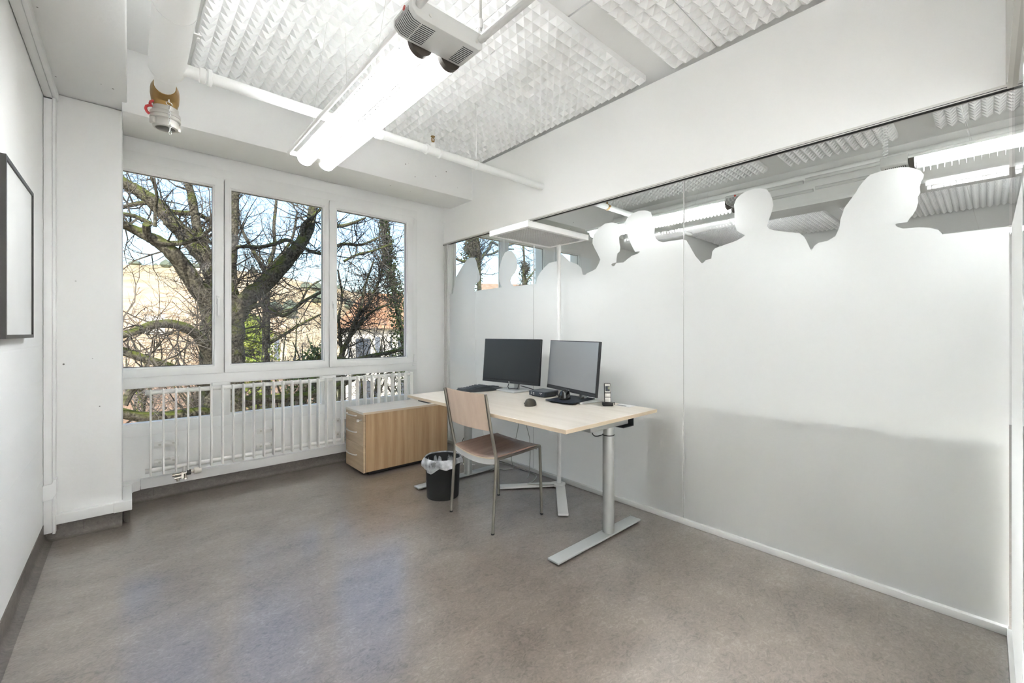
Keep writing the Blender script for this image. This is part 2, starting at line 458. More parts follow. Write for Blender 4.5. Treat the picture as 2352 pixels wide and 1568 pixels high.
# ------------------------------------------------------------------ shell of the room and of the hall beyond the glass
one(MB().box(-0.6, 9.3, -3.2, 4.5, -0.06, 0), 'floor', 'linoleum', 'greige marbled linoleum floor', 'floor', kind='structure', smooth=False)
ce = struct('ceiling', 'white painted concrete slab ceiling with open joints', 'ceiling', (0, 0, ZS))
xs = [-0.6, 1.905, 5.0, 9.3]
for i in range(3):
    MB().box(xs[i] + (0.006 if i else 0), xs[i + 1] - (0.006 if i < 2 else 0), -3.2, 4.5, ZS, ZS + 0.12).build('slab', 'ceiling_paint', ce, smooth=False)
MB().box(-0.6, 9.3, -3.2, 4.5, ZS + 0.12, ZS + 3.2).build('added_sun_block', 'joint_dark', ce, smooth=False)  # unseen mass added overhead to block the sun; also backs the joints
one(MB().box(-0.6, XL, -3.2, 4.5, 0, ZS), 'wall_left', 'painted_block', 'white painted blockwork wall with the framed picture', 'wall', kind='structure', smooth=False)
one(MB().box(XL, 9.3, -3.2, -3.05, 0, ZS), 'wall_front', 'wall_white', 'white wall of the corridor behind the viewer', 'wall', kind='structure', smooth=False)
one(MB().box(9.1, 9.3, -3.05, 4.5, 0, 3.05).box(9.16, 9.3, -3.05, 4.5, 3.05, ZS), 'wall_far', 'wall_white', 'far white wall of the hall beyond the glass', 'wall', kind='structure', smooth=False)
w = MB()
w.box(XL, 9.1, YW, 4.5, 0, 0.50); w.box(XL, 9.1, YW, 4.5, 2.64, ZS)
for a, b_ in ((XL, -0.30), (2.40, 2.86), (4.50, 4.69), (5.30, 9.1)): w.box(a, b_, YW, 4.5, 0.50, 2.64)
one(w, 'wall_back', 'wall_white', 'white window wall with lintel and parapet', 'wall', kind='structure', smooth=False)
one(MB().box(XL, -0.037, 3.86, YW, 0, 2.765), 'wall_pillar', 'concrete_paint', 'white painted concrete pillar left of the windows', 'pillar', kind='structure', bevel=0.012)
one(MB().box(XL, -0.013, -3.05, YW, 2.765, ZS), 'ceiling_beam', 'concrete_paint', 'white concrete beam along the left wall', 'beam', kind='structure', bevel=0.008)
bm_ = MB(); bm_.prism([(3.72, 2.707), (4.15, 2.707), (4.15, 2.745), (YW, 2.745), (YW, ZS), (3.72, ZS)], 'x', -0.037, 9.1)
one(bm_, 'ceiling_beam', 'concrete_paint', 'white concrete beam above the windows', 'beam', kind='structure', bevel=0.006)
one(MB().box(5.63, 6.02, -3.05, 3.72, 2.70, ZS), 'ceiling_beam', 'ceiling_paint', 'white concrete beam across the hall beyond the glass', 'beam', kind='structure')

one(MB().box(XL, 3.6, -1.49, -1.46, 2.20, ZS), 'wall_added_screen', 'wall_white', 'white board added out of view to screen the added corridor lamps', 'added screen', kind='structure', smooth=False)  # unseen board, added to keep the fill lamps out of window reflections
# linoleum skirting with cove
def skirt(name, pts, label, nrm):
    sk = struct(name, label, 'baseboard')
    m_ = MB()
    for (p, q), nn in zip(pts, nrm):
        p = Vector((*p, 0)); q = Vector((*q, 0)); nn = Vector((*nn, 0))
        prof = [(0.004, 0.115), (0.004, 0.035), (0.010, 0.016), (0.022, 0.006), (0.040, 0.0015)]
        vs = []; fs = []
        for d, h in prof: vs += [p + nn * d + Vector((0, 0, h)), q + nn * d + Vector((0, 0, h))]
        for i in range(len(prof) - 1): fs.append((2 * i, 2 * i + 1, 2 * i + 3, 2 * i + 2))
        vs += [p + Vector((0, 0, 0.115)), q + Vector((0, 0, 0.115))]; k = len(vs)
        fs.append((0, 1, k - 1, k - 2))
        m_.add(vs, fs)
    m_.build('skirting_strip', 'linoleum_skirting', sk, fix=False)
    for (p, q), nn in zip(pts, nrm):          # welded butt joints
        if abs(p[0] - q[0]) > abs(p[1] - q[1]):
            x = p[0] + 0.17
            if 'pillar' in label or True:
                MB().box(x, x + 0.003, p[1] + nn[1] * 0.0055 - 0.001, p[1] + nn[1] * 0.0055, 0.02, 0.11).build('weld_seam', 'joint_dark', sk)
    return sk
skirt('baseboard_left', [((XL, -3.0), (XL, 3.86))], 'linoleum skirting along the left wall', [(1, 0)])
skirt('baseboard_pillar', [((XL, 3.86), (-0.037, 3.86)), ((-0.037, 3.86), (-0.037, YW))], 'linoleum skirting around the pillar', [(0, -1), (1, 0)])
skirt('baseboard_back', [((-0.037, YW), (XR, YW))], 'linoleum skirting below the windows', [(0, -1)])

# ------------------------------------------------------------------ windows
def window(name, label, x0, x1, sashes, glasses, lowers, z0=0.50, z1=2.64, handles=()):
    wd = struct(name, label, 'window', (x0, YW, z0))
    f = MB(); ya, yb = 4.268, 4.345
    f.box(x0, x1, ya, yb, 2.545, z1)
    f.box(x0, x1, ya, yb, 0.866, 0.962)
    f.box(x0, x1, ya, yb, z0, 0.587)
    edges = [x0] + [q for a in lowers for q in a] + [x1]
    for i in range(0, len(edges), 2): f.box(edges[i], edges[i + 1], ya, yb, 0.587, 0.866)
    f.box(x0, sashes[0][0] + 0.03, ya, yb, 0.962, 2.545); f.box(sashes[-1][1] - 0.03, x1, ya, yb, 0.962, 2.545)
    for a, b_ in zip(sashes[:-1], sashes[1:]): f.box(a[1] - 0.03, b_[0] + 0.03, ya + 0.02, yb, 0.962, 2.545)
    f.build('frame', 'pvc_white', wd, bevel=0.003)
    for i, ((a, b_), (g0, g1)) in enumerate(zip(sashes, glasses)):
        q = MB(); sa, sb = 4.250, 4.325; lo, hi, gl, gh = 0.943, 2.562, 1.016, 2.484
        def ring(m_, o, k, y0, y1):
            (ax, bx, az, bz), (cx, dx, cz, dz) = o, k
            P = [(ax, az), (bx, az), (bx, bz), (ax, bz)]; Q = [(cx, cz), (dx, cz), (dx, dz), (cx, dz)]
            vs = [(p[0], y0, p[1]) for p in P] + [(p[0], y0, p[1]) for p in Q] + [(p[0], y1, p[1]) for p in P] + [(p[0], y1, p[1]) for p in Q]
            fs = []
            for t in range(4):
                u = (t + 1) % 4
                fs += [(t, u, 4 + u, 4 + t), (8 + t, 12 + t, 12 + u, 8 + u), (t, 8 + t, 8 + u, u), (4 + t, 4 + u, 12 + u, 12 + t)]
            m_.add(vs, fs)
        ring(q, (a, b_, lo, hi), (g0 - 0.012, g1 + 0.012, gl - 0.012, gh + 0.012), sa, sb)
        sash = q.build('sash', 'pvc_white', wd, bevel=0.005)
        bd = MB(); ring(bd, (g0 - 0.0122, g1 + 0.0122, gl - 0.0122, gh + 0.0122), (g0, g1, gl, gh), sa + 0.010, sb)
        bd.build('glazing_bead', 'pvc_white', sash, bevel=0.003)
        gs = MB(); ring(gs, (g0 - 0.0005, g1 + 0.0005, gl - 0.0005, gh + 0.0005), (g0 + 0.004, g1 - 0.004, gl + 0.004, gh - 0.004), 4.288, 4.292)
        gs.build('gasket', 'slot_dark', sash)
        MB().box(g0 - 0.004, g1 + 0.004, 4.292, 4.298, gl - 0.004, gh + 0.004).build('pane', 'window_glass', sash)
        if i in dict(handles):
            hx = dict(handles)[i]
            h = MB(); h.box(hx - 0.014, hx + 0.014, 4.238, 4.250, 1.515, 1.585)
            hb = h.build('handle', 'pvc_white', sash, bevel=0.004)
            h = MB(); h.box(hx - 0.010, hx + 0.010, 4.205, 4.240, 1.535, 1.560); h.box(hx - 0.010, hx + 0.010, 4.203, 4.217, 1.415, 1.560)
            h.build('handle', 'pvc_white', sash, bevel=0.004)
    for g0, g1 in lowers:
        bd = MB()
        bd.box(g0, g0 + 0.008, 4.275, 4.34, 0.587, 0.866); bd.box(g1 - 0.008, g1, 4.275, 4.34, 0.587, 0.866)
        bd.box(g0, g1, 4.275, 4.34, 0.587, 0.595); bd.box(g0, g1, 4.275, 4.34, 0.858, 0.866)
        bd.build('glazing_bead', 'pvc_white', wd)
        MB().box(g0, g1, 4.300, 4.306, 0.587, 0.866).build('pane', 'window_glass', wd)
    return wd
w1 = window('window_1', 'white framed three-casement window behind the radiator', -0.30, 2.40,
       [(-0.28, 0.585), (0.591, 1.435), (1.441, 2.345)], [(-0.236, 0.509), (0.640, 1.385), (1.515, 2.264)],
       [(-0.236, 0.509), (0.628, 1.385), (1.504, 2.297)], handles=((0, 0.545), (2, 1.478)))
for z in (2.47, 0.965):
    MB().tube([(2.352, 4.244, z), (2.352, 4.244, z + 0.075)], 0.007, 10).build('hinge', 'pvc_white', w1)
MB().box(2.335, 2.372, 4.235, 4.262, 0.915, 0.932).build('hinge', 'pvc_white', w1, bevel=0.004)
window('window_2', 'white framed window of the hall seen above the frosted film', 2.86, 4.50,
       [(2.88, 3.695), (3.705, 4.48)], [(2.92, 3.635), (3.765, 4.44)], [(2.92, 3.635), (3.765, 4.44)])
window('window_3', 'narrow white window of the hall right of the lamp pole', 4.69, 5.30, [(4.71, 5.285)], [(4.76, 5.235)], [(4.76, 5.235)])

# ------------------------------------------------------------------ glazed partition on the right (wall_right) and its return
wr = struct('wall_right', 'glazed partition with frosted film and white panel above', 'partition', (XR, 2, 0))
MB().prism([(-0.052, 2.327), (YW, 2.327), (YW, 2.745), (4.15, 2.745), (4.15, 2.707), (3.72, 2.707), (3.72, 3.047), (-0.052, 3.047)], 'x', XR, XR + 0.075).build('upper_panel', 'board_white', wr)
MB().box(XR - 0.006, XR + 0.034, -0.075, YW, 2.306, 2.3265).build('head_rail', 'alu', wr)
MB().box(XR - 0.0066, XR - 0.006, -0.075, YW, 2.3115, 2.3145).build('shadow_gap', 'slot_dark', wr)
MB().box(XR - 0.0066, XR + 0.018, -0.075, YW, 2.3045, 2.3062).build('shadow_gap', 'slot_dark', wr)
MB().box(XR - 0.004, XR + 0.05, -0.06, YW, 0.0, 0.034).build('bottom_rail', 'alu_white', wr, bevel=0.002)
for y0, y1, mt in ((4.245, 4.262, 'alu'), (4.21, 4.222, 'alu'), (4.185, 4.20, 'alu_white')):
    MB().box(XR - 0.003, XR + 0.045, y0, y1, 0.034, 2.306).build('end_profile', mt, wr)
MB().box(XR + 0.01, XR + 0.04, 4.18, YW, 0.034, 2.306).build('end_profile', 'alu_white', wr)
GX = XR + 0.022
for y0, y1 in ((2.800, 4.185), (1.367, 2.796), (-0.062, 1.363)):
    MB().box(GX, GX + 0.008, y0, y1, 0.034, 2.306).build('glass_pane', 'glass', wr)
for y in (2.798, 1.365):
    MB().box(GX - 0.004, GX + 0.010, y - 0.0018, y + 0.0018, 0.034, 2.306).build('pane_joint', 'louvre_grey', wr)
# film with the cut-out row of head profiles along its top edge, traced (y, z) on the pane
def pane(px, py):
    a = (px - 1176) / FPX
    dx = math.sin(YAW) + math.cos(YAW) * a; dy = math.cos(YAW) - math.sin(YAW) * a
    t = (GX - 0.0035) / dx
    return (dy * t, HC - (py - 763.5) / FPX * t)
c8 = lambda L: [(980 + x / 5.227, 460 + y / 5.227) for x, y in L]
c7 = lambda L: [(1252 + x / 3.92, 360 + y / 3.92) for x, y in L]
c6 = lambda L: [(1752 + x / 3.92, 200 + y / 3.92) for x, y in L]
edge = c8([(345, 930), (390, 850), (420, 800), (450, 755), (480, 715), (510, 692), (545, 684), (575, 692), (592, 722), (606, 780), (618, 830), (632, 870), (640, 930), (634, 965),
           (612, 985), (585, 998), (575, 1040), (566, 1090), (900, 1042), (880, 1000), (866, 930), (868, 860), (880, 780), (905, 690), (935, 630), (975, 603), (1015, 605), (1050, 640), (1078, 695), (1088, 760),
           (1080, 820), (1058, 870), (1020, 915), (1004, 960), (1015, 1000), (1048, 1031), (1312, 1000), (1325, 930), (1365, 860), (1420, 795), (1470, 750), (1560, 730), (1620, 640)])
edge += c7([(170, 895), (220, 940), (290, 968), (325, 1000), (338, 1060), (360, 1062), (375, 1048), (420, 1028), (455, 1008), (480, 965), (495, 925), (475, 880), (445, 825), (425, 780), (426, 745), (440, 695),
            (480, 640), (540, 600), (600, 590), (645, 597), (675, 630), (690, 672), (684, 702), (665, 722), (668, 770), (676, 815), (672, 850), (650, 870), (643, 910), (640, 950), (605, 960), (594, 970), (606, 984), (622, 982),
            (640, 955), (705, 950), (740, 920), (780, 890), (830, 872), (855, 853), (838, 850), (810, 856), (795, 830), (770, 780), (745, 720), (722, 640), (712, 598), (740, 548), (790, 508), (840, 486), (895, 481), (948, 494), (962, 530),
            (975, 580), (986, 640), (983, 690), (995, 735), (1022, 758), (1060, 768), (1140, 756), (1235, 742), (1270, 750), (1300, 800), (1350, 890), (1405, 955), (1420, 955), (1445, 930), (1495, 915), (1505, 850), (1530, 822),
            (1620, 790), (1720, 755), (1780, 722), (1798, 705), (1775, 695), (1725, 665), (1704, 600), (1705, 500), (1700, 430), (1720, 378), (1760, 340), (1810, 310), (1880, 286), (1940, 283), (1995, 292), (2025, 330), (2045, 380), (2055, 435),
            (2038, 500), (2010, 580), (1998, 625), (2015, 645), (2060, 660), (2150, 672), (2290, 686)])
edge += c6([(370, 1345), (400, 1395), (425, 1455), (440, 1470), (460, 1430), (500, 1400), (580, 1385), (655, 1340), (690, 1260), (698, 1190), (735, 1085), (790, 1010), (835, 950), (870, 890), (920, 830), (965, 788), (1060, 757), (1150, 735), (1240, 720), (1310, 719),
            (1370, 732), (1420, 752), (1450, 785), (1446, 815), (1425, 850), (1413, 900), (1418, 950), (1395, 990), (1398, 1040), (1380, 1100), (1350, 1150), (1318, 1185), (1300, 1215), (1220, 1225), (1192, 1236), (1205, 1255),
            (1265, 1275), (1400, 1260), (1510, 1265), (1580, 1285), (1606, 1310), (1620, 1326), (2235, 1252)])
poly = [(4.185, 1.727)] + [(4.12, 1.727)] + [pane(*q) for q in edge] + [(-0.062, 1.728), (-0.062, 0.034), (4.185, 0.034)]
tri = tessellate_polygon([[Vector((y, z, 0)) for y, z in poly]])
fm = MB(); fm.add([(GX - 0.0015, y, z) for y, z in poly], [tuple(t) for t in tri])
fm.build('frosted_film', 'frosted_film', wr, fix=False, smooth=False)
MB().box(XR - 0.022, XR + 0.004, -0.090, -0.052, 2.327, ZS).build('corner_post', 'alu', wr, bevel=0.004)
MB().box(XR - 0.010, XR + 0.004, -0.108, -0.092, 2.327, ZS).build('corner_post', 'alu_white', wr)
# glazed return beside the doorway
wq = struct('wall_return', 'narrow frosted glass return beside the doorway', 'partition', (2.3, -0.07, 0))
MB().box(1.95, XR - 0.004, -0.078, -0.070, 0.034, 2.306).build('glass_pane', 'glass', wq)
fm = MB(); fm.add([(1.95, -0.0685, 0.034), (XR - 0.004, -0.0685, 0.034), (XR - 0.004, -0.0685, 1.728), (1.95, -0.0685, 1.728)], [(0, 1, 2, 3)])
fm.build('frosted_film', 'frosted_film', wq, fix=False, smooth=False)
MB().box(1.95, XR - 0.004, -0.095, -0.055, 0, 0.034).build('bottom_rail', 'alu_white', wq)
MB().box(1.95, XR - 0.012, -0.10, -0.056, 2.303, 2.325).build('head_rail', 'alu', wq)
MB().box(1.95, XR - 0.012, -0.135, -0.11, 2.327, 3.047).build('upper_panel', 'board_white', wq)

# ------------------------------------------------------------------ acoustic foam panels on the ceiling
PITCH = 0.0645
def foam(x0, x1, y0, y1, label, group):
    m_ = MB(); zt, zv, zp = 3.119, 3.080, 3.046
    nx = max(1, int((x1 - x0) / PITCH)); ny = max(1, int((y1 - y0) / PITCH)); px = (x1 - x0) / nx; py = (y1 - y0) / ny
    vs = []; fs = []
    for j in range(ny + 1):
        for i in range(nx + 1): vs.append((x0 + i * px, y0 + j * py, zv))
    for j in range(ny):
        for i in range(nx):
            k = len(vs); vs.append((x0 + (i + .5) * px, y0 + (j + .5) * py, zp + random.uniform(-.001, .001)))
            a = j * (nx + 1) + i; b_ = a + 1; c_ = a + nx + 2; d_ = a + nx + 1
            fs += [(a, k, b_), (b_, k, c_), (c_, k, d_), (d_, k, a)]
    m_.add(vs, fs)
    s_ = MB(); s_.box(x0, x1, y0, y1, zv - 0.0005, zt)
    m_.add(s_.v, s_.f)
    return one(m_, 'acoustic_foam_panel', 'foam', label, 'foam panel', group, smooth=False, fix=False)
G1 = 'pyramid foam panels on the office ceiling'
foam(0.31, 1.53, 1.63, 3.66, 'white pyramid foam ceiling panel left of the pendant lamp', G1)
foam(1.533, 2.75, 1.63, 3.66, 'white pyramid foam ceiling panel right of the pendant lamp', G1)
foam(1.533, 2.75, 1.138, 1.43, 'narrow white pyramid foam strip beside the bare ceiling gap', G1)
foam(1.533, 2.75, 0.55, 1.135, 'white pyramid foam panel at the top right of the photo', G1)
foam(0.31, 1.53, 0.55, 1.43, 'white pyramid foam panel overhead near the viewer', G1)
G2 = 'pyramid foam panels in the hall beyond the glass'
foam(2.87, 5.28, 1.63, 3.66, 'pyramid foam panel over the windows side of the hall lamps', G2)
foam(2.87, 5.28, 0.55, 1.43, 'pyramid foam panel between the two bare ceiling strips of the hall', G2)
foam(2.87, 5.28, -0.9, 0.30, 'pyramid foam panel at the right end of the hall ceiling', G2)
foam(6.10, 9.05, 1.63, 3.66, 'distant pyramid foam panel beyond the hall beam, window side', G2)
foam(6.10, 9.05, -0.9, 1.43, 'distant pyramid foam panel beyond the hall beam, right side', G2)

# ------------------------------------------------------------------ cable trunking along pillar and windows, corner ducts
t = thing('skirting_trunking', 'white plastic cable trunking around the pillar foot and below the radiator', 'cable trunking', (0, 4.2, 0.1))
MB().box(-0.340, -0.078, 3.815, 3.86, 0.100, 0.160).build('trunking_cover', 'duct_white', t, bevel=0.003)
m_ = MB(); m_.prism([(-0.079, 3.86), (-0.079, 3.812), (0.012, 3.812), (0.012, 4.19), (-0.037, 4.19), (-0.037, 3.86)], 'z', 0.098, 0.163); m_.build('corner_cover', 'duct_white', t, bevel=0.003)
m_ = MB(); m_.prism([(-0.037, 4.19), (0.012, 4.19), (0.022, 4.215), (0.058, 4.233), (0.058, YW), (-0.037, YW)], 'z', 0.101, 0.172); m_.build('corner_cover', 'duct_white', t, bevel=0.002)
MB().box(0.0605, XR - 0.006, 4.235, YW, 0.103, 0.174).build('trunking_cover', 'duct_white', t, bevel=0.003)
t = thing('corner_duct', 'white boxed duct running up beside the pillar and along the beam', 'duct', (-0.36, 3.83, 0))
m_ = MB(); m_.box(XL + 0.002, -0.352, 3.800, 3.86, 0.06, 2.70); m_.build('duct_cover', 'duct_white', t, bevel=0.002)
m_ = MB(); m_.box(-0.351, -0.338, 3.806, 3.86, 0.05, 2.72); m_.build('duct_cover', 'duct_white', t, bevel=0.002)
m_ = MB(); m_.box(XL + 0.004, -0.350, -3.0, 3.80, 2.706, 2.765); m_.build('duct_cover', 'duct_white', t, bevel=0.002)
m_ = MB(); m_.box(-0.349, -0.330, -3.0, 3.86, 2.712, 2.765); m_.build('duct_cover', 'duct_white', t, bevel=0.002)
m_ = MB(); m_.prism([(XL - 0.0, 0.262), (-0.348, 0.268), (-0.333, 0.300), (-0.333, 0.385), (-0.345, 0.385), (-0.352, 0.362), (XL, 0.356)], 'y', 3.785, 3.862)
m_.build('clamp_bracket', 'duct_white', t, bevel=0.003)

# ------------------------------------------------------------------ framed picture on the left wall
t = thing('picture_frame', 'black framed pale grey print hanging on the left wall', 'picture', (XL, 2.85, 1.255))
y0, y1, z0, z1 = 2.535, 3.175, 1.255, 1.972
fr = MB(); xf0, xf1 = XL + 0.012, XL + 0.034
fr.box(xf0, xf1, y0, y0 + 0.016, z0, z1); fr.box(xf0, xf1, y1 - 0.016, y1, z0, z1)
fr.box(xf0, xf1, y0 + 0.016, y1 - 0.016, z0, z0 + 0.016); fr.box(xf0, xf1, y0 + 0.016, y1 - 0.016, z1 - 0.016, z1)
fr.build('frame', 'frame_black', t)
MB().box(xf0, xf1 - 0.006, y0 + 0.016, y1 - 0.016, z0 + 0.016, z1 - 0.016).build('print', 'print_paper', t)
MB().box(XL + 0.001, xf0, y0 + 0.06, y1 - 0.06, z1 - 0.10, z1 - 0.07).build('hanging_batten', 'frame_black', t)

# ------------------------------------------------------------------ radiator
t = thing('radiator', 'white tubular radiator with upright fins below the windows', 'radiator', (1.2, 4.16, 0.1))
for z in (0.832, 0.247):
    MB().tube([(0.085, 4.176, z), (2.285, 4.176, z)], 0.0175, 14).build('header_tube', 'radiator_white', t)
fin0 = MB().box(0.1095, 0.1205, 4.100, 4.160, 0.222, 0.856).build('fin', 'radiator_white', t, bevel=0.002, seg=1)
for i in range(1, 30): inst(fin0, 'fin', t, (0.0739 * i, 0, 0))
for bx in (0.215, 0.90, 1.565):
    for bz in (0.415, 0.282):
        br = MB().box(bx - 0.075, bx + 0.075, 4.262, 4.268, bz - 0.024, bz + 0.024)
        br.box(bx - 0.02, bx + 0.02, 4.19, 4.262, bz + 0.010, bz + 0.022)
        br.box(bx - 0.075, bx + 0.075, 4.268, YW, bz - 0.010, bz + 0.010)
        p_ = br.build('wall_bracket', 'radiator_white', t)
        for sx_ in (-0.042, 0.042):
            MB().tube([(bx + sx_, 4.256, bz), (bx + sx_, 4.262, bz)], 0.009, 10).build('screw', 'steel_cast', p_)
MB().tube([(0.315, 4.16, 0.245), (0.315, 4.16, 0.205)], 0.012, 10).build('valve_stub', 'radiator_white', t)
vz = 0.190; vy = 4.15
v_ = MB(); v_.tube([(0.245, vy, vz), (0.325, vy, vz + 0.004)], 0.011, 12); v_.lathe([(0.013, -0.006), (0.013, 0.006)], (0.248, vy, vz), 8, 'x')
v_.tube([(0.255, vy, vz - 0.026), (0.30, vy, vz - 0.022)], 0.011, 12); v_.box(0.296, 0.310, vy - 0.014, vy + 0.014, vz - 0.036, vz + 0.014)
v_.tube([(0.275, vy, vz - 0.026), (0.275, vy, vz - 0.050)], 0.009, 10); v_.tube([(0.322, vy, vz), (0.322, vy, vz - 0.045)], 0.010, 10); v_.lathe([(0.013, 0), (0.013, 0.012)], (0.322, vy, vz - 0.044), 6)
v_.tube([(0.352, vy, vz + 0.005), (0.378, vy, vz + 0.006)], 0.008, 10)
for k in range(5):
    a = k * 2 * math.pi / 5
    v_.tube([(0.352, vy + 0.014 * math.cos(a), vz + 0.005 + 0.014 * math.sin(a)), (0.38, vy + 0.014 * math.cos(a), vz + 0.006 + 0.014 * math.sin(a))], 0.003, 6)
vv = v_.build('valve_body', 'nickel', t)
MB().lathe([(0.018, -0.012), (0.020, -0.008), (0.020, 0.008), (0.018, 0.012)], (0.344, vy, vz + 0.004), 16, 'x').build('valve_ring', 'black_plastic', vv)
MB().lathe([(0.024, -0.024), (0.0255, -0.020), (0.024, 0.014), (0.020, 0.022), (0.010, 0.025)], (0.399, vy, vz + 0.007), 20, 'x').build('thermostat_head', 'thermostat', vv)

# ------------------------------------------------------------------ sprinkler pipework
PZ, PY = 2.600, 2.67
t = thing('sprinkler_main', 'thick white sprinkler main with brass valve and hose coupling', 'pipe', (0.137, 2.75, PZ))
MB().tube([(0.137, -3.04, PZ), (0.137, 2.715, PZ)], 0.073, 28).build('main_pipe', 'pipe_white', t)
MB().lathe([(0.0745, -0.012), (0.0745, 0.012)], (0.137, 2.20, PZ), 28, 'y').build('pipe_joint', 'pipe_white', t)
MB().lathe([(0.0735, 0), (0.0735, 0.022), (0.068, 0.042), (0.055, 0.055), (0.047, 0.058)], (0.137, 2.714, PZ), 28, 'y').build('end_cap', 'pipe_white', t)
MB().tube([(0.137, 2.768, PZ), (0.140, 2.93, PZ - 0.004)], 0.046, 24).build('nipple', 'pipe_white', t)
MB().tube([(0.140, 2.93, PZ - 0.004), (0.142, 2.975, PZ - 0.008), (0.144, 3.01, PZ - 0.022), (0.146, 3.025, PZ - 0.055), (0.147, 3.028, PZ - 0.085)], [0.050, 0.062, 0.064, 0.060, 0.050], 20).build('brass_elbow', 'brass', t)
cz = PZ - 0.085; cx, cy = 0.147, 3.028
cp = MB().lathe([(0.052, 0.0), (0.058, -0.002), (0.058, -0.026), (0.066, -0.030), (0.068, -0.034), (0.068, -0.050), (0.064, -0.0505), (0.064, -0.0525), (0.068, -0.053), (0.068, -0.068), (0.066, -0.070), (0.058, -0.072), (0.056, -0.108), (0.050, -0.112), (0.044, -0.112), (0.044, -0.06)], (cx, cy, cz), 28, caps=False).build('hose_coupling', 'steel_cast', t)
for k in range(2):
    a = R(25 + 180 * k)
    MB().obox((cx + 0.058 * math.cos(a), cy + 0.058 * math.sin(a), cz - 0.088), (0.022, 0.03, 0.034), Matrix.Rotation(a, 3, 'Z')).build('coupling_lug', 'steel_cast', cp, bevel=0.003)
MB().lathe([(0.0435, 0), (0.001, 0)], (cx, cy, cz - 0.075), 20, caps=False).build('coupling_bore', 'dark_socket', cp)
MB().tube([(cx - 0.040, cy - 0.02, PZ - 0.072), (cx - 0.052, cy - 0.025, PZ - 0.070), (cx - 0.063, cy - 0.025, PZ - 0.078), (cx - 0.066, cy - 0.025, PZ - 0.090), (cx - 0.060, cy - 0.025, PZ - 0.100), (cx - 0.070, cy - 0.028, PZ - 0.102), (cx - 0.081, cy - 0.028, PZ - 0.110), (cx - 0.084, cy - 0.028, PZ - 0.124), (cx - 0.078, cy - 0.028, PZ - 0.138), (cx - 0.068, cy - 0.025, PZ - 0.146)], 0.007, 8).build('valve_lever', 'red_paint', t)
# chain in front of the coupling
chx, chy = cx + 0.012, cy - 0.075
ch = MB().tube([(chx - 0.004, chy, PZ - 0.05), (chx, chy, PZ - 0.075)], 0.004, 6).build('chain_hook', 'chrome', t)
zc = PZ - 0.078
def ringmesh(c, r1, r2, rot, rad=0.0018):
    return [Vector(c) + rot @ Vector((r1 * math.cos(a), 0, r2 * math.sin(a))) for a in [k * 2 * math.pi / 12 for k in range(13)]]
MB().tube(ringmesh((chx, chy, zc - 0.006), 0.014, 0.009, Matrix.Rotation(0.4, 3, 'Y')), 0.0022, 6, caps=False).build('chain_ring', 'chrome', ch)
lk = MB().tube(ringmesh((chx, chy, zc - 0.024), 0.005, 0.011, Matrix.Rotation(0, 3, 'Z')), 0.0017, 6, caps=False).build('chain_link', 'chrome', ch)
lk2 = MB().tube(ringmesh((chx, chy, zc - 0.024), 0.005, 0.011, Matrix.Rotation(R(80), 3, 'Z')), 0.0017, 6, caps=False)
lk2 = MB().add([q - Vector((0, 0, 0.017)) for q in lk2.v], lk2.f).build('chain_link', 'chrome', ch)
for k in range(1, 5):
    inst(lk, 'chain_link', ch, (0.001 * k, 0, -0.034 * k)); 
    if k < 4: inst(lk2, 'chain_link', ch, (0.001 * k, 0, -0.034 * k))
m_ = MB(); m_.box(0.206, 0.235, 2.30, 2.345, PZ - 0.022, PZ - 0.016); m_.box(0.206, 0.212, 2.30, 2.345, PZ - 0.016, PZ + 0.02); m_.tube([(0.226, 2.322, PZ - 0.03), (0.226, 2.322, PZ)], 0.006, 8)
m_.build('pipe_lug', 'pipe_white', t)

t = thing('sprinkler_branch', 'white sprinkler branch pipe crossing the room to the right wall', 'pipe', (1.4, PY, PZ))
MB().tube([(0.196, PY, PZ - 0.012), (XR - 0.001, PY, PZ - 0.012)], 0.029, 20).build('branch_pipe', 'pipe_white', t)
def collar(x, L=0.03, r=0.036):
    MB().lathe([(r - 0.005, -L / 2), (r, -L / 2 + 0.004), (r, L / 2 - 0.004), (r - 0.005, L / 2)], (x, PY, PZ - 0.012), 20, 'x').build('pipe_collar', 'pipe_white', t)
collar(0.275, 0.03); collar(0.305, 0.022, 0.041); collar(1.575, 0.016, 0.036); collar(1.685, 0.016, 0.036); collar(1.22, 0.05, 0.036)
MB().tube([(1.628, PY, PZ), (1.628, PY, PZ + 0.045)], 0.016, 14).build('sprinkler_socket', 'pipe_white', t)
h = MB(); h.tube([(1.628, PY, PZ + 0.045), (1.628, PY, PZ + 0.060)], 0.010, 8); h.tube([(1.618, PY, PZ + 0.058), (1.616, PY, PZ + 0.075), (1.628, PY, PZ + 0.092)], 0.003, 6)
h.tube([(1.638, PY, PZ + 0.058), (1.640, PY, PZ + 0.075), (1.628, PY, PZ + 0.092)], 0.003, 6); h.tube([(1.628, PY, PZ + 0.06), (1.628, PY, PZ + 0.09)], 0.0025, 6); h.lathe([(0.016, 0), (0.016, 0.003)], (1.628, PY, PZ + 0.091), 12)
h.build('sprinkler_head', 'brass', t)
MB().tube([(2.02, PY, PZ + 0.015), (2.02, PY, 3.06)], 0.0045, 8).build('hanger_rod', 'pipe_white', t)
MB().lathe([(0.031, -0.010), (0.033, -0.010), (0.033, 0.010), (0.031, 0.010)], (2.02, PY, PZ - 0.012), 20, 'x').build('pipe_clamp', 'pipe_white', t)
m_ = MB(); m_.box(2.008, 2.032, PY - 0.02, PY + 0.02, PZ + 0.018, PZ + 0.026); m_.build('pipe_clamp', 'alu', t)
t = thing('sprinkler_branch', 'thin white sprinkler pipe running lengthwise above the pendant lamp', 'pipe', (1.17, 1.5, PZ))
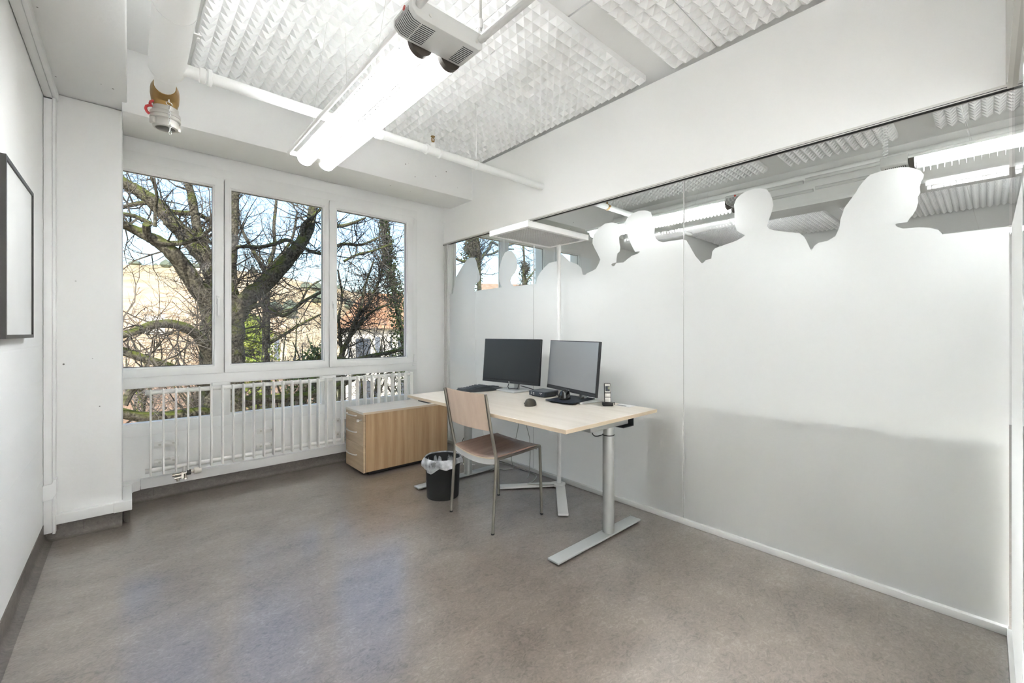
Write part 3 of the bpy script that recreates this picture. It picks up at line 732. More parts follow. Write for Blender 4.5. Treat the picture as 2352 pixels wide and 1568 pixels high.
MB().tube([(1.18, PY - 0.028, PZ - 0.005), (1.15, -3.04, PZ + 0.02)], 0.0165, 16).build('branch_pipe', 'pipe_white', t)
MB().tube([(1.172, 1.52, PZ + 0.03), (1.172, 1.52, ZS - 0.001)], 0.007, 10).build('hanger_rod', 'alu', t)
MB().lathe([(0.011, 0), (0.013, 0.01), (0.013, 0.035), (0.011, 0.04)], (1.172, 1.52, PZ + 0.045), 14).build('rod_cap', 'pipe_white', t)
c_ = MB().lathe([(0.018, -0.009), (0.020, -0.009), (0.020, 0.009), (0.018, 0.009)], (1.172, 1.52, PZ + 0.005), 18, 'y'); c_.box(1.142, 1.156, 1.512, 1.528, PZ, PZ + 0.008); c_.box(1.188, 1.202, 1.512, 1.528, PZ, PZ + 0.008); c_.box(1.166, 1.178, 1.514, 1.526, PZ + 0.022, PZ + 0.046)
c_.build('pipe_clamp', 'chrome', t)
t = thing('sprinkler_branch', 'white sprinkler pipe with clamp in the hall behind the glass', 'pipe', (4, PY, PZ))
MB().tube([(2.834, PY, PZ), (5.62, PY, PZ)], 0.029, 20).build('branch_pipe', 'pipe_white', t)
m_ = MB().lathe([(0.031, -0.012), (0.034, -0.012), (0.034, 0.012), (0.031, 0.012)], (3.74, PY, PZ), 20, 'x'); m_.tube([(3.74, PY, PZ + 0.03), (3.74, PY, PZ + 0.09)], 0.008, 8); m_.box(3.73, 3.75, PY - 0.045, PY - 0.03, PZ - 0.01, PZ + 0.01)
m_.build('pipe_clamp', 'brass', t)
MB().tube([(3.74, PY, PZ + 0.09), (3.74, PY, ZS)], 0.005, 8).build('hanger_rod', 'pipe_white', t)
one(MB().tube([(5.36, -3.04, 2.93), (5.36, 3.71, 2.93)], 0.035, 16), 'conduit_pipe', 'pipe_white', 'white pipe along the beam in the hall behind the glass', 'pipe')

# ------------------------------------------------------------------ twin-tube pendant lamps
def luminaire(label, group):
    """local frame: origin at the tube pair's near end (housing end), tubes run along +Y, z = 0 at the tube axis"""
    o = thing('pendant_luminaire', label, 'ceiling lamp', (0, 0, 0), group=group)
    B = dict(local=True)
    hx0, hx1 = -0.190, 0.125          # housing
    m_ = MB(); m_.prism([(hx0 + 0.03, 0.045), (hx0, 0.03), (hx0, 0.0), (hx0 + 0.02, -0.02), (hx0 + 0.05, -0.025), (hx1 - 0.02, -0.025), (hx1, -0.012), (hx1, 0.045)], 'y', -0.155, -0.015)
    hs = m_.build('driver_housing', 'lamp_grey', o, bevel=0.006, **B)
    sl = MB(); sr = MB()
    for k in range(11):
        y = -0.132 + k * 0.0098
        sl.box(hx0 + 0.055, hx0 + 0.110, y, y + 0.0035, -0.0258, -0.0248); sr.box(hx1 - 0.080, hx1 - 0.030, y, y + 0.0035, -0.0258, -0.0248)
        sl.add([(hx0 + 0.050, y, -0.0257), (hx0 + 0.050, y + 0.0035, -0.0257), (hx0 + 0.0195, y + 0.0035, -0.0212), (hx0 + 0.0195, y, -0.0212), (hx0 - 0.0006, y, -0.001), (hx0 - 0.0006, y + 0.0035, -0.001), (hx0 - 0.0008, y, 0.016), (hx0 - 0.0008, y + 0.0035, 0.016)],
               [(0, 1, 2, 3), (3, 2, 5, 4), (4, 5, 7, 6)])
    sl.build('vent_slots', 'slot_dark', hs, fix=False, **B); sr.build('vent_slots', 'slot_dark', hs, fix=False, **B)
    MB().lathe([(0.009, 0), (0.009, -0.002), (0.006, -0.003)], (hx0 + 0.0005, -0.10, 0.024), 14, 'x').build('indicator', 'red_plastic', hs, **B)
    for x in (hx0 + 0.075, hx1 - 0.03):
        MB().lathe([(0.006, 0.001), (0.006, -0.003)], (x, -0.155, 0.003), 8, 'y').build('screw', 'alu', hs, **B)
    for x in (hx0 + 0.028, hx1 - 0.012):
        MB().tube([(x, -0.152, 0.018), (x, -0.583, 0.018)], 0.013, 14).build('support_rod', 'lamp_grey', o, **B)
        MB().tube([(x, -0.02, 0.018), (x, 1.50, 0.018)], 0.011, 14).build('support_rod', 'lamp_white', o, **B)
    L = 1.50
    for i, x in enumerate((-0.068, 0.068)):
        MB().tube([(x, 0.01, 0.0), (x, L - 0.01, 0.0)], 0.0125, 12).build('lamp_tube', 'tube_lit', o, **B)
        for e in (0.0, L - 0.014):
            MB().prism([(x + 0.049 * math.cos(R(a)), 0.012 + 0.049 * math.sin(R(a)) - 0.012) for a in range(180, 361, 12)] + [(x + 0.049, 0.02), (x - 0.049, 0.02)], 'y', e - 0.010 if e == 0 else e, e + 0.014).build('tube_socket', 'dark_socket' if e == 0 else 'lamp_grey', o, **B)
        for sx_ in (-1, 1):
            MB().box(x + sx_ * 0.048 - 0.0015, x + sx_ * 0.048 + 0.0015, 0.014, L - 0.014, 0.016, 0.026).build('side_rail', 'lamp_white', o, **B)
        MB().box(x - 0.023, x + 0.023, 0.014, L - 0.014, 0.022, 0.0245).build('reflector', 'lamp_white', o, **B)
        bl = None
        pts = [(x - 0.0475, 0.018)] + [(x + 0.0475 * math.cos(R(a)), 0.0475 * math.sin(R(a))) for a in range(180, 361, 12)] + [(x + 0.0475, 0.018)]
        ins = [(x + 0.0155, 0.018)] + [(x + 0.0155 * math.cos(R(a)), 0.0155 * math.sin(R(a))) for a in range(360, 179, -20)] + [(x - 0.0155, 0.018)]
        N = 44
        for k in range(N):
            y = 0.045 + k * (L - 0.09) / (N - 1)
            if bl is None:
                m_ = MB(); m_.prism(pts + ins, 'y', y - 0.0009, y + 0.0009); bl = m_.build('louvre_blade', 'blade_white', o, smooth=False, **B); y00 = y
            else: inst(bl, 'louvre_blade', o, (0, y - y00, 0))
    MB().box(-0.02, 0.02, L - 0.10, L - 0.02, -0.012, 0.018).build('end_bridge', 'steel_cast', o, **B)
    MB().box(-0.16, 0.118, L - 0.016, L - 0.004, -0.004, 0.03).build('end_plate', 'lamp_grey', o, bevel=0.002, **B)
    for y in (0.25, L - 0.35):
        MB().box(-0.118, 0.118, y, y + 0.05, 0.02, 0.028).build('cross_bar', 'lamp_white', o, **B)
        for sx_ in (-1, 1):
            MB().tube([(sx_ * 0.11 - 0.02, y + 0.02, 0.026), (sx_ * 0.05 - 0.02, y - 0.10, 0.69)], 0.0009, 5).build('suspension_wire', 'alu', o, **B)
    return o
LG = 'twin-tube pendant lamps'
def tube_mat(o, name):
    for ch in o.children:
        if ch.name.startswith('lamp_tube'):
            ch.material_slots[0].link = 'OBJECT'; ch.material_slots[0].material = MATS[name]
lum = luminaire('lit twin-tube pendant lamp with grey housing hanging in the office', LG)
lum.location = (0.925, 1.50, 2.423)
for loc, rz, lab in (((3.99, 1.52, 2.41), 0, 'lit twin-tube pendant lamp in the hall, left of the large head cut-out'),
                     ((3.90, 0.33, 2.41), math.pi, 'lit twin-tube pendant lamp in the hall at the right edge of the photo'),
                     ((7.2, 1.52, 2.41), 0, 'far twin-tube pendant lamp beyond the hall beam, window side'),
                     ((7.2, 0.33, 2.41), math.pi, 'far twin-tube pendant lamp beyond the hall beam, right side'),
                     ((1.2, -1.66, 2.41), R(90), 'added twin-tube fill lamp in the corridor behind the viewer, nearer the left wall'),
                     ((1.62, -1.66, 2.41), R(-90), 'added twin-tube fill lamp in the corridor behind the viewer, nearer the hall')):
    c = copy_tree(lum); c.location = loc; c.rotation_euler = (0, 0, rz); c['label'] = lab
    tube_mat(c, 'tube_lit_fill' if 'corridor' in lab else 'tube_lit_hall')  # the corridor pair is unseen fill, added to light the window wall
c = copy_tree(lum); c.location = (0.925, 0.33, 2.423); c.rotation_euler = (0, 0, math.pi); c['label'] = 'twin-tube pendant lamp overhead at the office doorway'
# coiled flex of the hall lamp
pts = [(3.80 + 0.012 * math.cos(a * 0.9), 0.46 + 0.012 * math.sin(a * 0.9), 2.45 + a * 0.00285) for a in range(0, 236)]
one(MB().tube(pts, 0.0045, 6), 'coiled_cable', 'lamp_white', 'white coiled lamp cable hanging from the hall ceiling', 'cable')

# ------------------------------------------------------------------ hall furniture behind the frosted glass
t = thing('sideboard', 'low light wood sideboard standing behind the frosted glass', 'sideboard', (3.02, 0.8, 0))
MB().box(2.797, 3.25, -0.045, 1.645, 0.05, 0.775).build('carcass', 'wood_cabinet', t)
MB().box(2.793, 3.26, -0.050, 1.650, 0.775, 0.80).build('top', 'wood_cabinet', t)
MB().box(2.86, 3.22, 0.0, 1.60, 0.0, 0.05).build('plinth', 'dark_plinth', t)
for k in range(3):
    d_ = MB().box(3.25, 3.268, -0.04 + k * 0.562, 0.515 + k * 0.562, 0.06, 0.77).build('door', 'wood_cabinet', t)
    MB().box(3.268, 3.285, 0.47 + k * 0.562, 0.482 + k * 0.562, 0.45, 0.60).build('handle', 'alu', d_)

# ------------------------------------------------------------------ drawer pedestal
t = thing('drawer_pedestal', 'beech drawer pedestal with three drawers beside the radiator', 'cabinet', (1.98, 3.89, 0))
X0, X1, Y0, Y1 = 1.54, 2.42, 3.684, 4.095
MB().box(X0 + 0.022, X1, Y0 + 0.004, Y1 - 0.002, 0.034, 0.549).build('body', 'wood_pedestal', t, bevel=0.001, seg=1)
MB().box(X0 - 0.002, X1 + 0.003, Y0, Y1 + 0.002, 0.5495, 0.569).build('top', 'wood_pedestal_top_sheen', t, bevel=0.0015, seg=1)
MB().box(X0 - 0.0015, X1 + 0.0025, Y0 - 0.0008, Y0, 0.550, 0.568).build('top_edge', 'wood_edge', t)
MB().box(X0 + 0.06, X1 - 0.03, Y0 + 0.03, Y1 - 0.03, 0.006, 0.034).build('plinth', 'dark_plinth', t)
for x in (X0 + 0.09, X1 - 0.09):
    for y in (Y0 + 0.06, Y1 - 0.06):
        MB().lathe([(0.020, -0.01), (0.020, 0.01)], (x, y, 0.020), 14, 'y').build('castor', 'black_plastic', t)
for (z0, z1, hz) in ((0.4885, 0.5460, 0.522), (0.2725, 0.4855, 0.374), (0.0325, 0.2695, 0.165)):
    d_ = MB().box(X0, X0 + 0.018, Y0 + 0.003, Y1 - 0.003, z0, z1).build('drawer', 'wood_pedestal_front', t, bevel=0.001, seg=1)
    MB().tube([(X0 + 0.002, 3.835, hz), (X0 - 0.014, 3.840, hz), (X0 - 0.024, 3.870, hz), (X0 - 0.030, 3.945, hz), (X0 - 0.024, 4.020, hz), (X0 - 0.014, 4.048, hz), (X0 + 0.002, 4.052, hz)], 0.0055, 10).build('handle', 'handle_silver', d_)
    if z0 > 0.4:
        k_ = MB().lathe([(0.009, 0.001), (0.009, -0.005)], (X0, 3.735, 0.497), 14, 'x'); k_.box(X0 - 0.022, X0 - 0.005, 3.733, 3.737, 0.492, 0.502); k_.box(X0 - 0.042, X0 - 0.020, 3.732, 3.7375, 0.485, 0.509)
        k_.build('lock_key', 'steel_cast', d_)

# ------------------------------------------------------------------ desk
t = thing('desk', 'height-adjustable desk with pale wood top and silver T-legs', 'desk', (2.2, 2.36, 0))
DX0, DX1, DY0, DY1, DZ = 1.725, 2.662, 1.495, 3.225, 0.762
top = MB().box(DX0, DX1, DY0, DY1, DZ - 0.0235, DZ).build('tabletop', 'wood_desk', t, bevel=0.0015, seg=1)
ed = MB(); e_ = 0.0007
ed.box(DX0 - e_, DX0, DY0, DY1, DZ - 0.022, DZ - 0.0015); ed.box(DX0, DX1, DY0 - e_, DY0, DZ - 0.022, DZ - 0.0015)
ed.build('edge_band', 'wood_edge', top)
for yc in (1.60, 3.105):
    MB().prism([(1.738, yc - 0.040), (2.566, yc - 0.040), (2.566, yc + 0.040), (1.738, yc + 0.040)], 'z', 0.012, 0.023).build('foot', 'desk_foot', t, bevel=0.002)
    for x in (1.79, 2.51): MB().lathe([(0.022, 0.0), (0.022, 0.012)], (x, yc, 0.0), 14).build('foot_glide', 'black_plastic', t)
    MB().lathe([(0.0365, 0.022), (0.0365, 0.632)], (2.255, yc, 0), 26).build('column', 'desk_silver', t)
    MB().lathe([(0.0375, 0.632), (0.0375, 0.637)], (2.255, yc, 0), 26).build('column_collar', 'black_plastic', t)
    MB().lathe([(0.0325, 0.637), (0.0325, 0.700)], (2.255, yc, 0), 26).build('column_inner', 'desk_silver', t)
    MB().box(2.02, 2.415, yc - 0.040, yc + 0.040, 0.688, 0.738).build('support_bracket', 'desk_silver', t, bevel=0.003)
m_ = MB(); m_.box(2.40, 2.52, 1.585, 3.12, 0.655, 0.660); m_.box(2.515, 2.52, 1.585, 3.12, 0.660, 0.738); m_.box(2.42, 2.425, 1.645, 3.06, 0.660, 0.69)
m_.build('cable_tray', 'charcoal', t)
MB().box(2.20, 2.28, 1.645, 3.06, 0.695, 0.735).build('crossbeam', 'desk_silver', t)
MB().box(1.745, 1.795, 2.93, 3.09, 0.722, 0.738).build('height_switch', 'black_plastic', t, bevel=0.003)
g = MB().box(2.575, 2.655, 1.655, 1.775, DZ, DZ + 0.0025).build('grommet_plate', 'board_white', t)
MB().box(2.585, 2.597, 1.69, 1.765, DZ + 0.0025, DZ + 0.0035).build('grommet_slot', 'black_plastic', g)

# ------------------------------------------------------------------ chair
t = thing('chair', 'plywood chair with grey steel frame pushed towards the desk', 'chair', (1.94, 2.33, 0))
ya, yb = 2.092, 2.560
for y, yt in ((ya, ya + 0.002), (yb, yb - 0.004)):
    MB().tube([(1.712, y, 0.008), (1.742, yt, 0.455), (1.740, yt, 0.49), (1.700, yt, 0.66), (1.656, yt, 0.892)], 0.0105, 12).build('leg', 'chair_steel', t)
    MB().lathe([(0.0115, 0), (0.0115, 0.010)], (1.712, y, 0), 12).build('leg_cap', 'black_plastic', t)
    MB().tube([(1.7425, yt, 0.468), (1.95, yt + (0.002 if y == ya else 0.004), 0.474), (2.147, yt + (0.006 if y == ya else 0.010), 0.485)], 0.0095, 12).build('seat_rail', 'chair_steel', t)
    yf = y + (0.006 if y == ya else 0.010)
    MB().tube([(2.140, yt + (0.006 if y == ya else 0.010), 0.487), (2.146, yt + (0.006 if y == ya else 0.010), 0.474), (2.163, yf, 0.008)], 0.0105, 12).build('leg', 'chair_steel', t)
    MB().lathe([(0.0115, 0), (0.0115, 0.010)], (2.163, yf, 0), 12).build('leg_cap', 'black_plastic', t)
def seat_z(u, v_):      # u across (0..1), v along depth (0 rear .. 1 front)
    return 0.474 + 0.022 * v_ - (1 - (2 * u - 1) ** 2) * (0.030 * (1 - 0.75 * v_)) - (0.012 * max(0, v_ - 0.8) / 0.2)
def seat_fn(off):
    def f(u, v_):
        return Vector((1.738 + 0.408 * v_, ya + 0.006 + (yb - ya - 0.010) * u, seat_z(u, v_) + off))
    return f
def sheet(f_lo, f_hi, nu, nv):
    m_ = MB(); m_.grid(f_hi, nu, nv); k = len(m_.v); m_.grid(lambda u, v_: f_lo(u, v_), nu, nv)
    w_ = nu + 1
    for i in range(nu):
        m_.f.append((i, i + 1, k + i + 1, k + i)); m_.f.append((nv * w_ + i, nv * w_ + i + 1, k + nv * w_ + i + 1, k + nv * w_ + i))
    for j in range(nv):
        m_.f.append((j * w_, (j + 1) * w_, k + (j + 1) * w_, k + j * w_)); m_.f.append((j * w_ + nu, (j + 1) * w_ + nu, k + (j + 1) * w_ + nu, k + j * w_ + nu))
    return m_
st = sheet(seat_fn(0.0), seat_fn(0.009), 16, 12).build('seat', 'wood_chair_seat', t)
rim = MB(); rim.grid(lambda u, v_: Vector((1.7372, ya + 0.006 + (yb - ya - 0.010) * u, seat_z(u, 0) + 0.0005 + 0.008 * v_)), 16, 1); rim.build('seat_edge', 'wood_edge', st, fix=False, solid=0.0006)
sheet(lambda u, v_: Vector((1.7400, ya + 0.010 + (yb - ya - 0.018) * u, seat_z(u, 0) - 0.001 - 0.036 * v_)), lambda u, v_: Vector((1.7425, ya + 0.010 + (yb - ya - 0.018) * u, seat_z(u, 0) - 0.001 - 0.036 * v_)), 16, 2).build('rear_crossbar', 'chair_plate', t)
sheet(lambda u, v_: Vector((2.118, ya + 0.010 + (yb - ya - 0.012) * u, seat_z(u, 0.9) - 0.002 - 0.022 * v_)), lambda u, v_: Vector((2.122, ya + 0.010 + (yb - ya - 0.012) * u, seat_z(u, 0.9) - 0.002 - 0.022 * v_)), 16, 2).build('front_crossbar', 'chair_plate', t)
def back_fn(off):
    def f(u, v_):
        z = 0.652 + 0.240 * v_
        x = 1.702 - (z - 0.66) * 0.190 - 0.030 * (1 - (2 * u - 1) ** 2) + off + 0.006
        return Vector((x, ya + 0.008 + (yb - ya - 0.016) * u, z))
    return f
sheet(back_fn(0.0), back_fn(0.008), 16, 8).build('backrest', 'wood_chair', t)

# ------------------------------------------------------------------ waste bin with liner
bx, by = 1.835, 2.862
t = thing('waste_bin', 'black round waste bin lined with a clear plastic bag', 'bin', (bx, by, 0))
MB().lathe([(0.001, 0.004), (0.118, 0.004), (0.122, 0.0), (0.124, 0.004), (0.136, 0.298), (0.138, 0.302), (0.134, 0.302), (0.132, 0.296), (0.119, 0.010), (0.001, 0.010)], (bx, by, 0), 40, caps=False).build('bucket', 'bin_black', t)
rnd = random.Random(3)
ph = [rnd.uniform(0, 6.28) for _ in range(8)]
def bag(u, v_):
    a = 2 * math.pi * u
    wob = 0.006 * math.sin(7 * a + ph[0]) + 0.004 * math.sin(13 * a + ph[1]) + 0.003 * math.sin(23 * a + ph[2])
    if v_ < 0.5:      # inside
        k = v_ / 0.5; r = 0.121 + 0.013 * k + wob * (1 - k) * 0.8; z = 0.12 + 0.192 * k
    else:
        k = (v_ - 0.5) / 0.5; low = 0.070 + 0.022 * math.sin(a * 2 + 1.0) + 0.012 * math.sin(5 * a + ph[3])
        r = 0.139 + 0.016 * math.sin(k * 2.4) + wob * (0.4 + k); z = 0.312 - low * k + 0.004 * math.sin(9 * a + ph[4]) * k
    return Vector((bx + r * math.cos(a), by + r * math.sin(a), z))
MB().grid(bag, 96, 16).build('bin_liner', 'bag', t, fix=False)

# ------------------------------------------------------------------ floor lamp
lx, ly = 2.695, 2.405
t = thing('floor_lamp', 'white floor lamp with V-shaped base and flat louvred head', 'lamp', (lx, ly, 0))
def bar(p, q, w, z0, z1):
    p, q = Vector(p), Vector(q); d = (q - p).normalized(); n_ = Vector((-d.y, d.x)) * w / 2
    return MB().prism([tuple(p + n_), tuple(p - n_), tuple(q - n_), tuple(q + n_)], 'z', z0, z1)
bar((lx - 0.03, ly - 0.01), (2.255, 2.675), 0.075, 0.006, 0.024).build('base_foot', 'floorlamp_white', t, bevel=0.006)
bar((lx - 0.03, ly - 0.035), (2.24, 1.965), 0.075, 0.006, 0.024).build('base_foot', 'floorlamp_white', t, bevel=0.006)
MB().prism([(lx + 0.025, ly - 0.045), (lx + 0.025, ly + 0.03), (lx - 0.06, ly + 0.05), (lx - 0.09, ly - 0.02), (lx - 0.06, ly - 0.09)], 'z', 0.006, 0.0255).build('base_hub', 'floorlamp_white', t, bevel=0.004)
for p_ in ((2.30, 2.65), (2.28, 2.0), (2.66, 2.40)): MB().lathe([(0.015, 0), (0.015, 0.006)], (*p_, 0), 12).build('base_glide', 'black_plastic', t)
MB().tube([(lx - 0.02, ly - 0.012, 0.024), (lx - 0.02, ly - 0.012, 2.012)], 0.0165, 20).build('pole', 'floorlamp_white', t)
hx0, hx1, hy0, hy1 = 2.035, 2.70, 2.105, 2.525
m_ = MB()
for a in ((hx0, hx0 + 0.03, hy0, hy1), (hx1 - 0.03, hx1, hy0, hy1), (hx0 + 0.03, hx1 - 0.03, hy0, hy0 + 0.03), (hx0 + 0.03, hx1 - 0.03, hy1 - 0.03, hy1)): m_.box(*a, 2.010, 2.048)
m_.box(hx0, hx1, hy0, hy1, 2.046, 2.052)
hd = m_.build('lamp_head', 'floorlamp_white', t)
lv = MB()
for k in range(1, 34): x = hx0 + 0.03 + k * (hx1 - hx0 - 0.06) / 34; lv.box(x - 0.0015, x + 0.0015, hy0 + 0.03, hy1 - 0.03, 2.013, 2.026)
for k in range(1, 20): y = hy0 + 0.03 + k * (hy1 - hy0 - 0.06) / 20; lv.box(hx0 + 0.03, hx1 - 0.03, y - 0.0015, y + 0.0015, 2.013, 2.026)
tag(lv.build('louvre_grid', 'louvre_grey', hd, smooth=False), 'fine grey louvre grid', kind='stuff')
MB().box(hx0 + 0.03, hx1 - 0.03, hy0 + 0.03, hy1 - 0.03, 2.030, 2.034).build('reflector', 'louvre_grey', hd)

# ------------------------------------------------------------------ monitors
def monitor(label, c, yaw, tilt, base_c, base_rot, group, scr='screen'):
    t = thing('monitor', label, 'monitor', (base_c[0], base_c[1], DZ), group=group)
    w_, h_ = 0.648, 0.390
    n_ = Vector((-math.cos(yaw), -math.sin(yaw), 0)); u_ = Vector((math.sin(yaw), -math.cos(yaw), 0))
    up = Vector((0, 0, 1)) * math.cos(tilt) - n_ * math.sin(tilt); nf = up.cross(u_) * -1
    if nf.dot(n_) < 0: nf = -nf
    M = Matrix((u_, up, nf)).transposed(); c = Vector(c)
    def loc(x, y, z): return c + M @ Vector((x, y, z))
    MB().obox(loc(0, 0, -0.012), (w_, h_, 0.022), M).build('case', 'bezel', t, bevel=0.002)
    MB().obox(loc(0, 0.012, 0.0002), (w_ - 0.012, h_ - 0.036, 0.002), M).build('screen', scr, t)
    MB().obox(loc(0, -h_ / 2 + 0.010, 0.0002), (w_ - 0.004, 0.017, 0.0022), M).build('lower_bezel', 'bezel', t)
    lg = MB()
    for k, (dx, hh) in enumerate(((-0.0075, 0.012), (-0.0025, 0.018), (0.0025, 0.018), (0.0075, 0.012))):
        dy = (0.003 if k < 2 else -0.003)
        A = [(dx - 0.0012 - hh * 0.16, -hh / 2 + dy), (dx + 0.0012 - hh * 0.16, -hh / 2 + dy), (dx + 0.0012 + hh * 0.16, hh / 2 + dy), (dx - 0.0012 + hh * 0.16, hh / 2 + dy)]
        lg.add([loc(x * 0.8, -h_ / 2 + 0.010 + y * 0.75, 0.0016) for x, y in A], [(0, 1, 2, 3)])
    lg.build('logo', 'logo_white', t, fix=False)
    MB().obox(loc(0.0, 0.03, -0.036), (0.26, 0.22, 0.028), M).build('rear_cover', 'bezel', t, bevel=0.008)
    bc = Vector((base_c[0], base_c[1], 0)); Rz = Matrix.Rotation(base_rot, 3, 'Z')
    MB().obox(bc + Vector((0, 0, DZ + 0.006)), (0.215, 0.31, 0.010), Rz).build('stand_base', 'monitor_silver', t, bevel=0.002)
    cc = bc + Rz @ Vector((0.055, 0, 0))
    MB().obox(cc + Vector((0, 0, DZ + 0.011 + 0.17)), (0.022, 0.062, 0.34), Rz).build('stand_column', 'monitor_silver', t, bevel=0.003)
    bp_ = loc(0, 0.05, -0.05)
    MB().tube([bp_, (cc.x, cc.y, bp_.z)], 0.022, 12).build('stand_arm', 'monitor_silver', t)
    return t, loc
MG = 'monitors on the desk'
t, lc = monitor('dark monitor on the left of the desk, behind the keyboard', (2.4996, 2.8094, 1.029), 0.139, 0.087, (2.548, 2.835), R(-3), MG)
MB().tube([lc(-0.02, -0.20, -0.02), lc(-0.02, -0.225, -0.01), lc(0.0, -0.243, 0.0), (2.50, 2.76, 0.792), (2.52, 2.735, 0.790), (2.535, 2.735, 0.83), (2.54, 2.74, 0.87)], 0.0035, 8).build('cable', 'cable_dark', t)
MB().tube([(2.625, 2.81, 0.80), (2.64, 2.74, 0.79), (2.652, 2.66, 0.776)], 0.0035, 8).build('cable', 'cable_dark', t)
t, lc = monitor('monitor with window glare coloured into its screen on the right of the desk, behind the mouse pad', (2.496, 2.113, 1.0227), -0.272, 0.092, (2.545, 2.085), R(-6), MG, 'screen_glare')
MB().tube([lc(0.14, -0.185, -0.01), lc(0.145, -0.205, -0.004), lc(0.155, -0.222, 0.0), lc(0.165, -0.21, -0.02)], 0.006, 8).build('cable', 'cable_dark', t)

# ------------------------------------------------------------------ things on the desk
# keyboard
t = thing('keyboard', 'dark ergonomic wave keyboard with palm rest on the desk', 'keyboard', (2.365, 3.075, DZ), R(-8))
def kb_z(u): return 0.019 + 0.026 * math.exp(-((u - 0.5) / 0.23) ** 2)
def kb(u, v_, off=0.0):
    x = -0.205 + 0.41 * u; yy = -0.105 + 0.20 * v_ - 0.030 * (1 - (2 * u - 1) ** 2)
    edge_ = min(1, min(u, 1 - u) / 0.06); e2 = min(1, min(v_, 1 - v_) / 0.10)
    return Vector((x, yy + (1 - edge_) * 0.03 * (0.5 - v_), (kb_z(u) * (1.0 - 0.15 * v_)) * (0.25 + 0.75 * min(edge_, e2)) + off))
sheet(lambda u, v_: Vector((kb(u, v_).x, kb(u, v_).y, 0.0015)), kb, 28, 14).build('body', 'charcoal', t, local=True)
ks = MB()
for r_ in range(5):
    for k in range(14):
        if k in (6, 7) and r_ > 0 and r_ < 4: pass
        u = 0.05 + 0.9 * (k + 0.5) / 14 + (0.015 if k > 6 else -0.015); v_ = 0.42 + 0.53 * (r_ + 0.5) / 5
        c0 = kb(min(0.97, max(0.03, u)), v_)
        ks.box(c0.x - 0.0105, c0.x + 0.0105, c0.y - 0.0085, c0.y + 0.0085, c0.z - 0.002, c0.z + 0.005)
ks.build('keys', 'key_grey', t, local=True, bevel=0.0015, seg=1)

def mouse(name, label, loc, rz, mt, mt2, L, W, H, hump):
    t = thing(name, label, 'mouse', loc, rz)
    def f(u, v_):
        a = 2 * math.pi * u; th = v_ * math.pi / 2
        r = math.cos(th) ** 0.55 if v_ < 1 else 0.0
        x = W / 2 * r * math.cos(a) * (1 + 0.12 * math.sin(a)) ; y = L / 2 * r * math.sin(a)
        z = H * math.sin(th) * (1 - 0.32 * ((y / (L / 2)) - hump)) * (1 + 0.25 * x / (W / 2) * 0.6)
        return Vector((x, y, 0.002 + max(0, z)))
    MB().grid(f, 32, 12).build('shell', mt, t, local=True, fix=True)
    MB().lathe([(W * 0.46, 0.0), (W * 0.47, 0.004)], (0, 0, 0), 24, sy=L / W).build('underside', 'black_plastic', t, local=True)
    MB().lathe([(0.011, -0.0035), (0.012, 0), (0.011, 0.0035)], (0, L * 0.27, H * 0.66), 16, 'x').build('scroll_wheel', 'black_plastic', t, local=True)
    m_ = MB(); m_.obox((-W * 0.43, -L * 0.02, H * 0.36), (W * 0.20, L * 0.55, H * 0.30), Matrix.Rotation(R(12), 3, 'Z')); m_.build('thumb_rest', mt2, t, local=True, bevel=0.006, seg=3)
mouse('computer_mouse', 'bronze grey mouse lying on the bare desk top', (2.115, 2.165, DZ), R(-70), 'mouse_bronze', 'black_gloss', 0.115, 0.078, 0.046, 0.1)
t = thing('mouse_pad', 'dark blue mouse pad in front of the right monitor', 'mouse pad', (2.475, 2.10, DZ), R(4))
m_ = MB(); w_, h_, rr_ = 0.16, 0.125, 0.025; pl = []
for cx_, cy_, a0 in ((w_ - rr_, h_ - rr_, 0), (-w_ + rr_, h_ - rr_, 90), (-w_ + rr_, -h_ + rr_, 180), (w_ - rr_, -h_ + rr_, 270)):
    for k in range(6): a = R(a0 + 18 * k); pl.append((cx_ + rr_ * math.cos(a), cy_ + rr_ * math.sin(a)))
m_.prism(pl, 'z', 0.0125, 0.0165); m_.build('pad', 'mousepad', t, local=True)
mouse('computer_mouse', 'glossy black rounded mouse on the dark mouse pad', (2.435, 2.125, DZ + 0.0168), R(-55), 'black_gloss', 'black_gloss', 0.110, 0.092, 0.066, 0.0)
# mini computer
t = thing('mini_computer', 'small dark mini computer between the monitors', 'computer', (2.525, 2.425, DZ), R(2))
cs = MB().box(-0.085, 0.085, -0.085, 0.085, 0.009, 0.044).build('case', 'pc_case', t, local=True, bevel=0.002)
MB().box(-0.084, 0.084, -0.084, 0.084, 0.0435, 0.0465).build('lid', 'pc_top', t, local=True, bevel=0.001, seg=1)
MB().box(-0.07, 0.07, -0.07, 0.07, 0.0, 0.009).build('rubber_foot', 'black_plastic', t, local=True)
for k, (y, z) in enumerate(((0.058, 0.033), (0.058, 0.022), (0.034, 0.031), (0.034, 0.020))):
    MB().box(-0.0862, -0.084, y - 0.007, y + 0.007, z - 0.0028, z + 0.0028).build('usb_port', 'alu', cs, local=True)
MB().box(-0.0862, -0.084, -0.058, -0.030, 0.032, 0.0365).build('badge', 'logo_white', cs, local=True)
MB().lathe([(0.003, -0.0862), (0.003, -0.084)], (0, -0.044, 0.024), 10, 'x').build('power_button', 'alu', cs, local=True)
vs_ = MB()
for k in range(9): vs_.box(-0.06 + k * 0.014, -0.051 + k * 0.014, -0.0862, -0.084, 0.016, 0.038)
vs_.build('side_vent', 'slot_dark', cs, local=True)
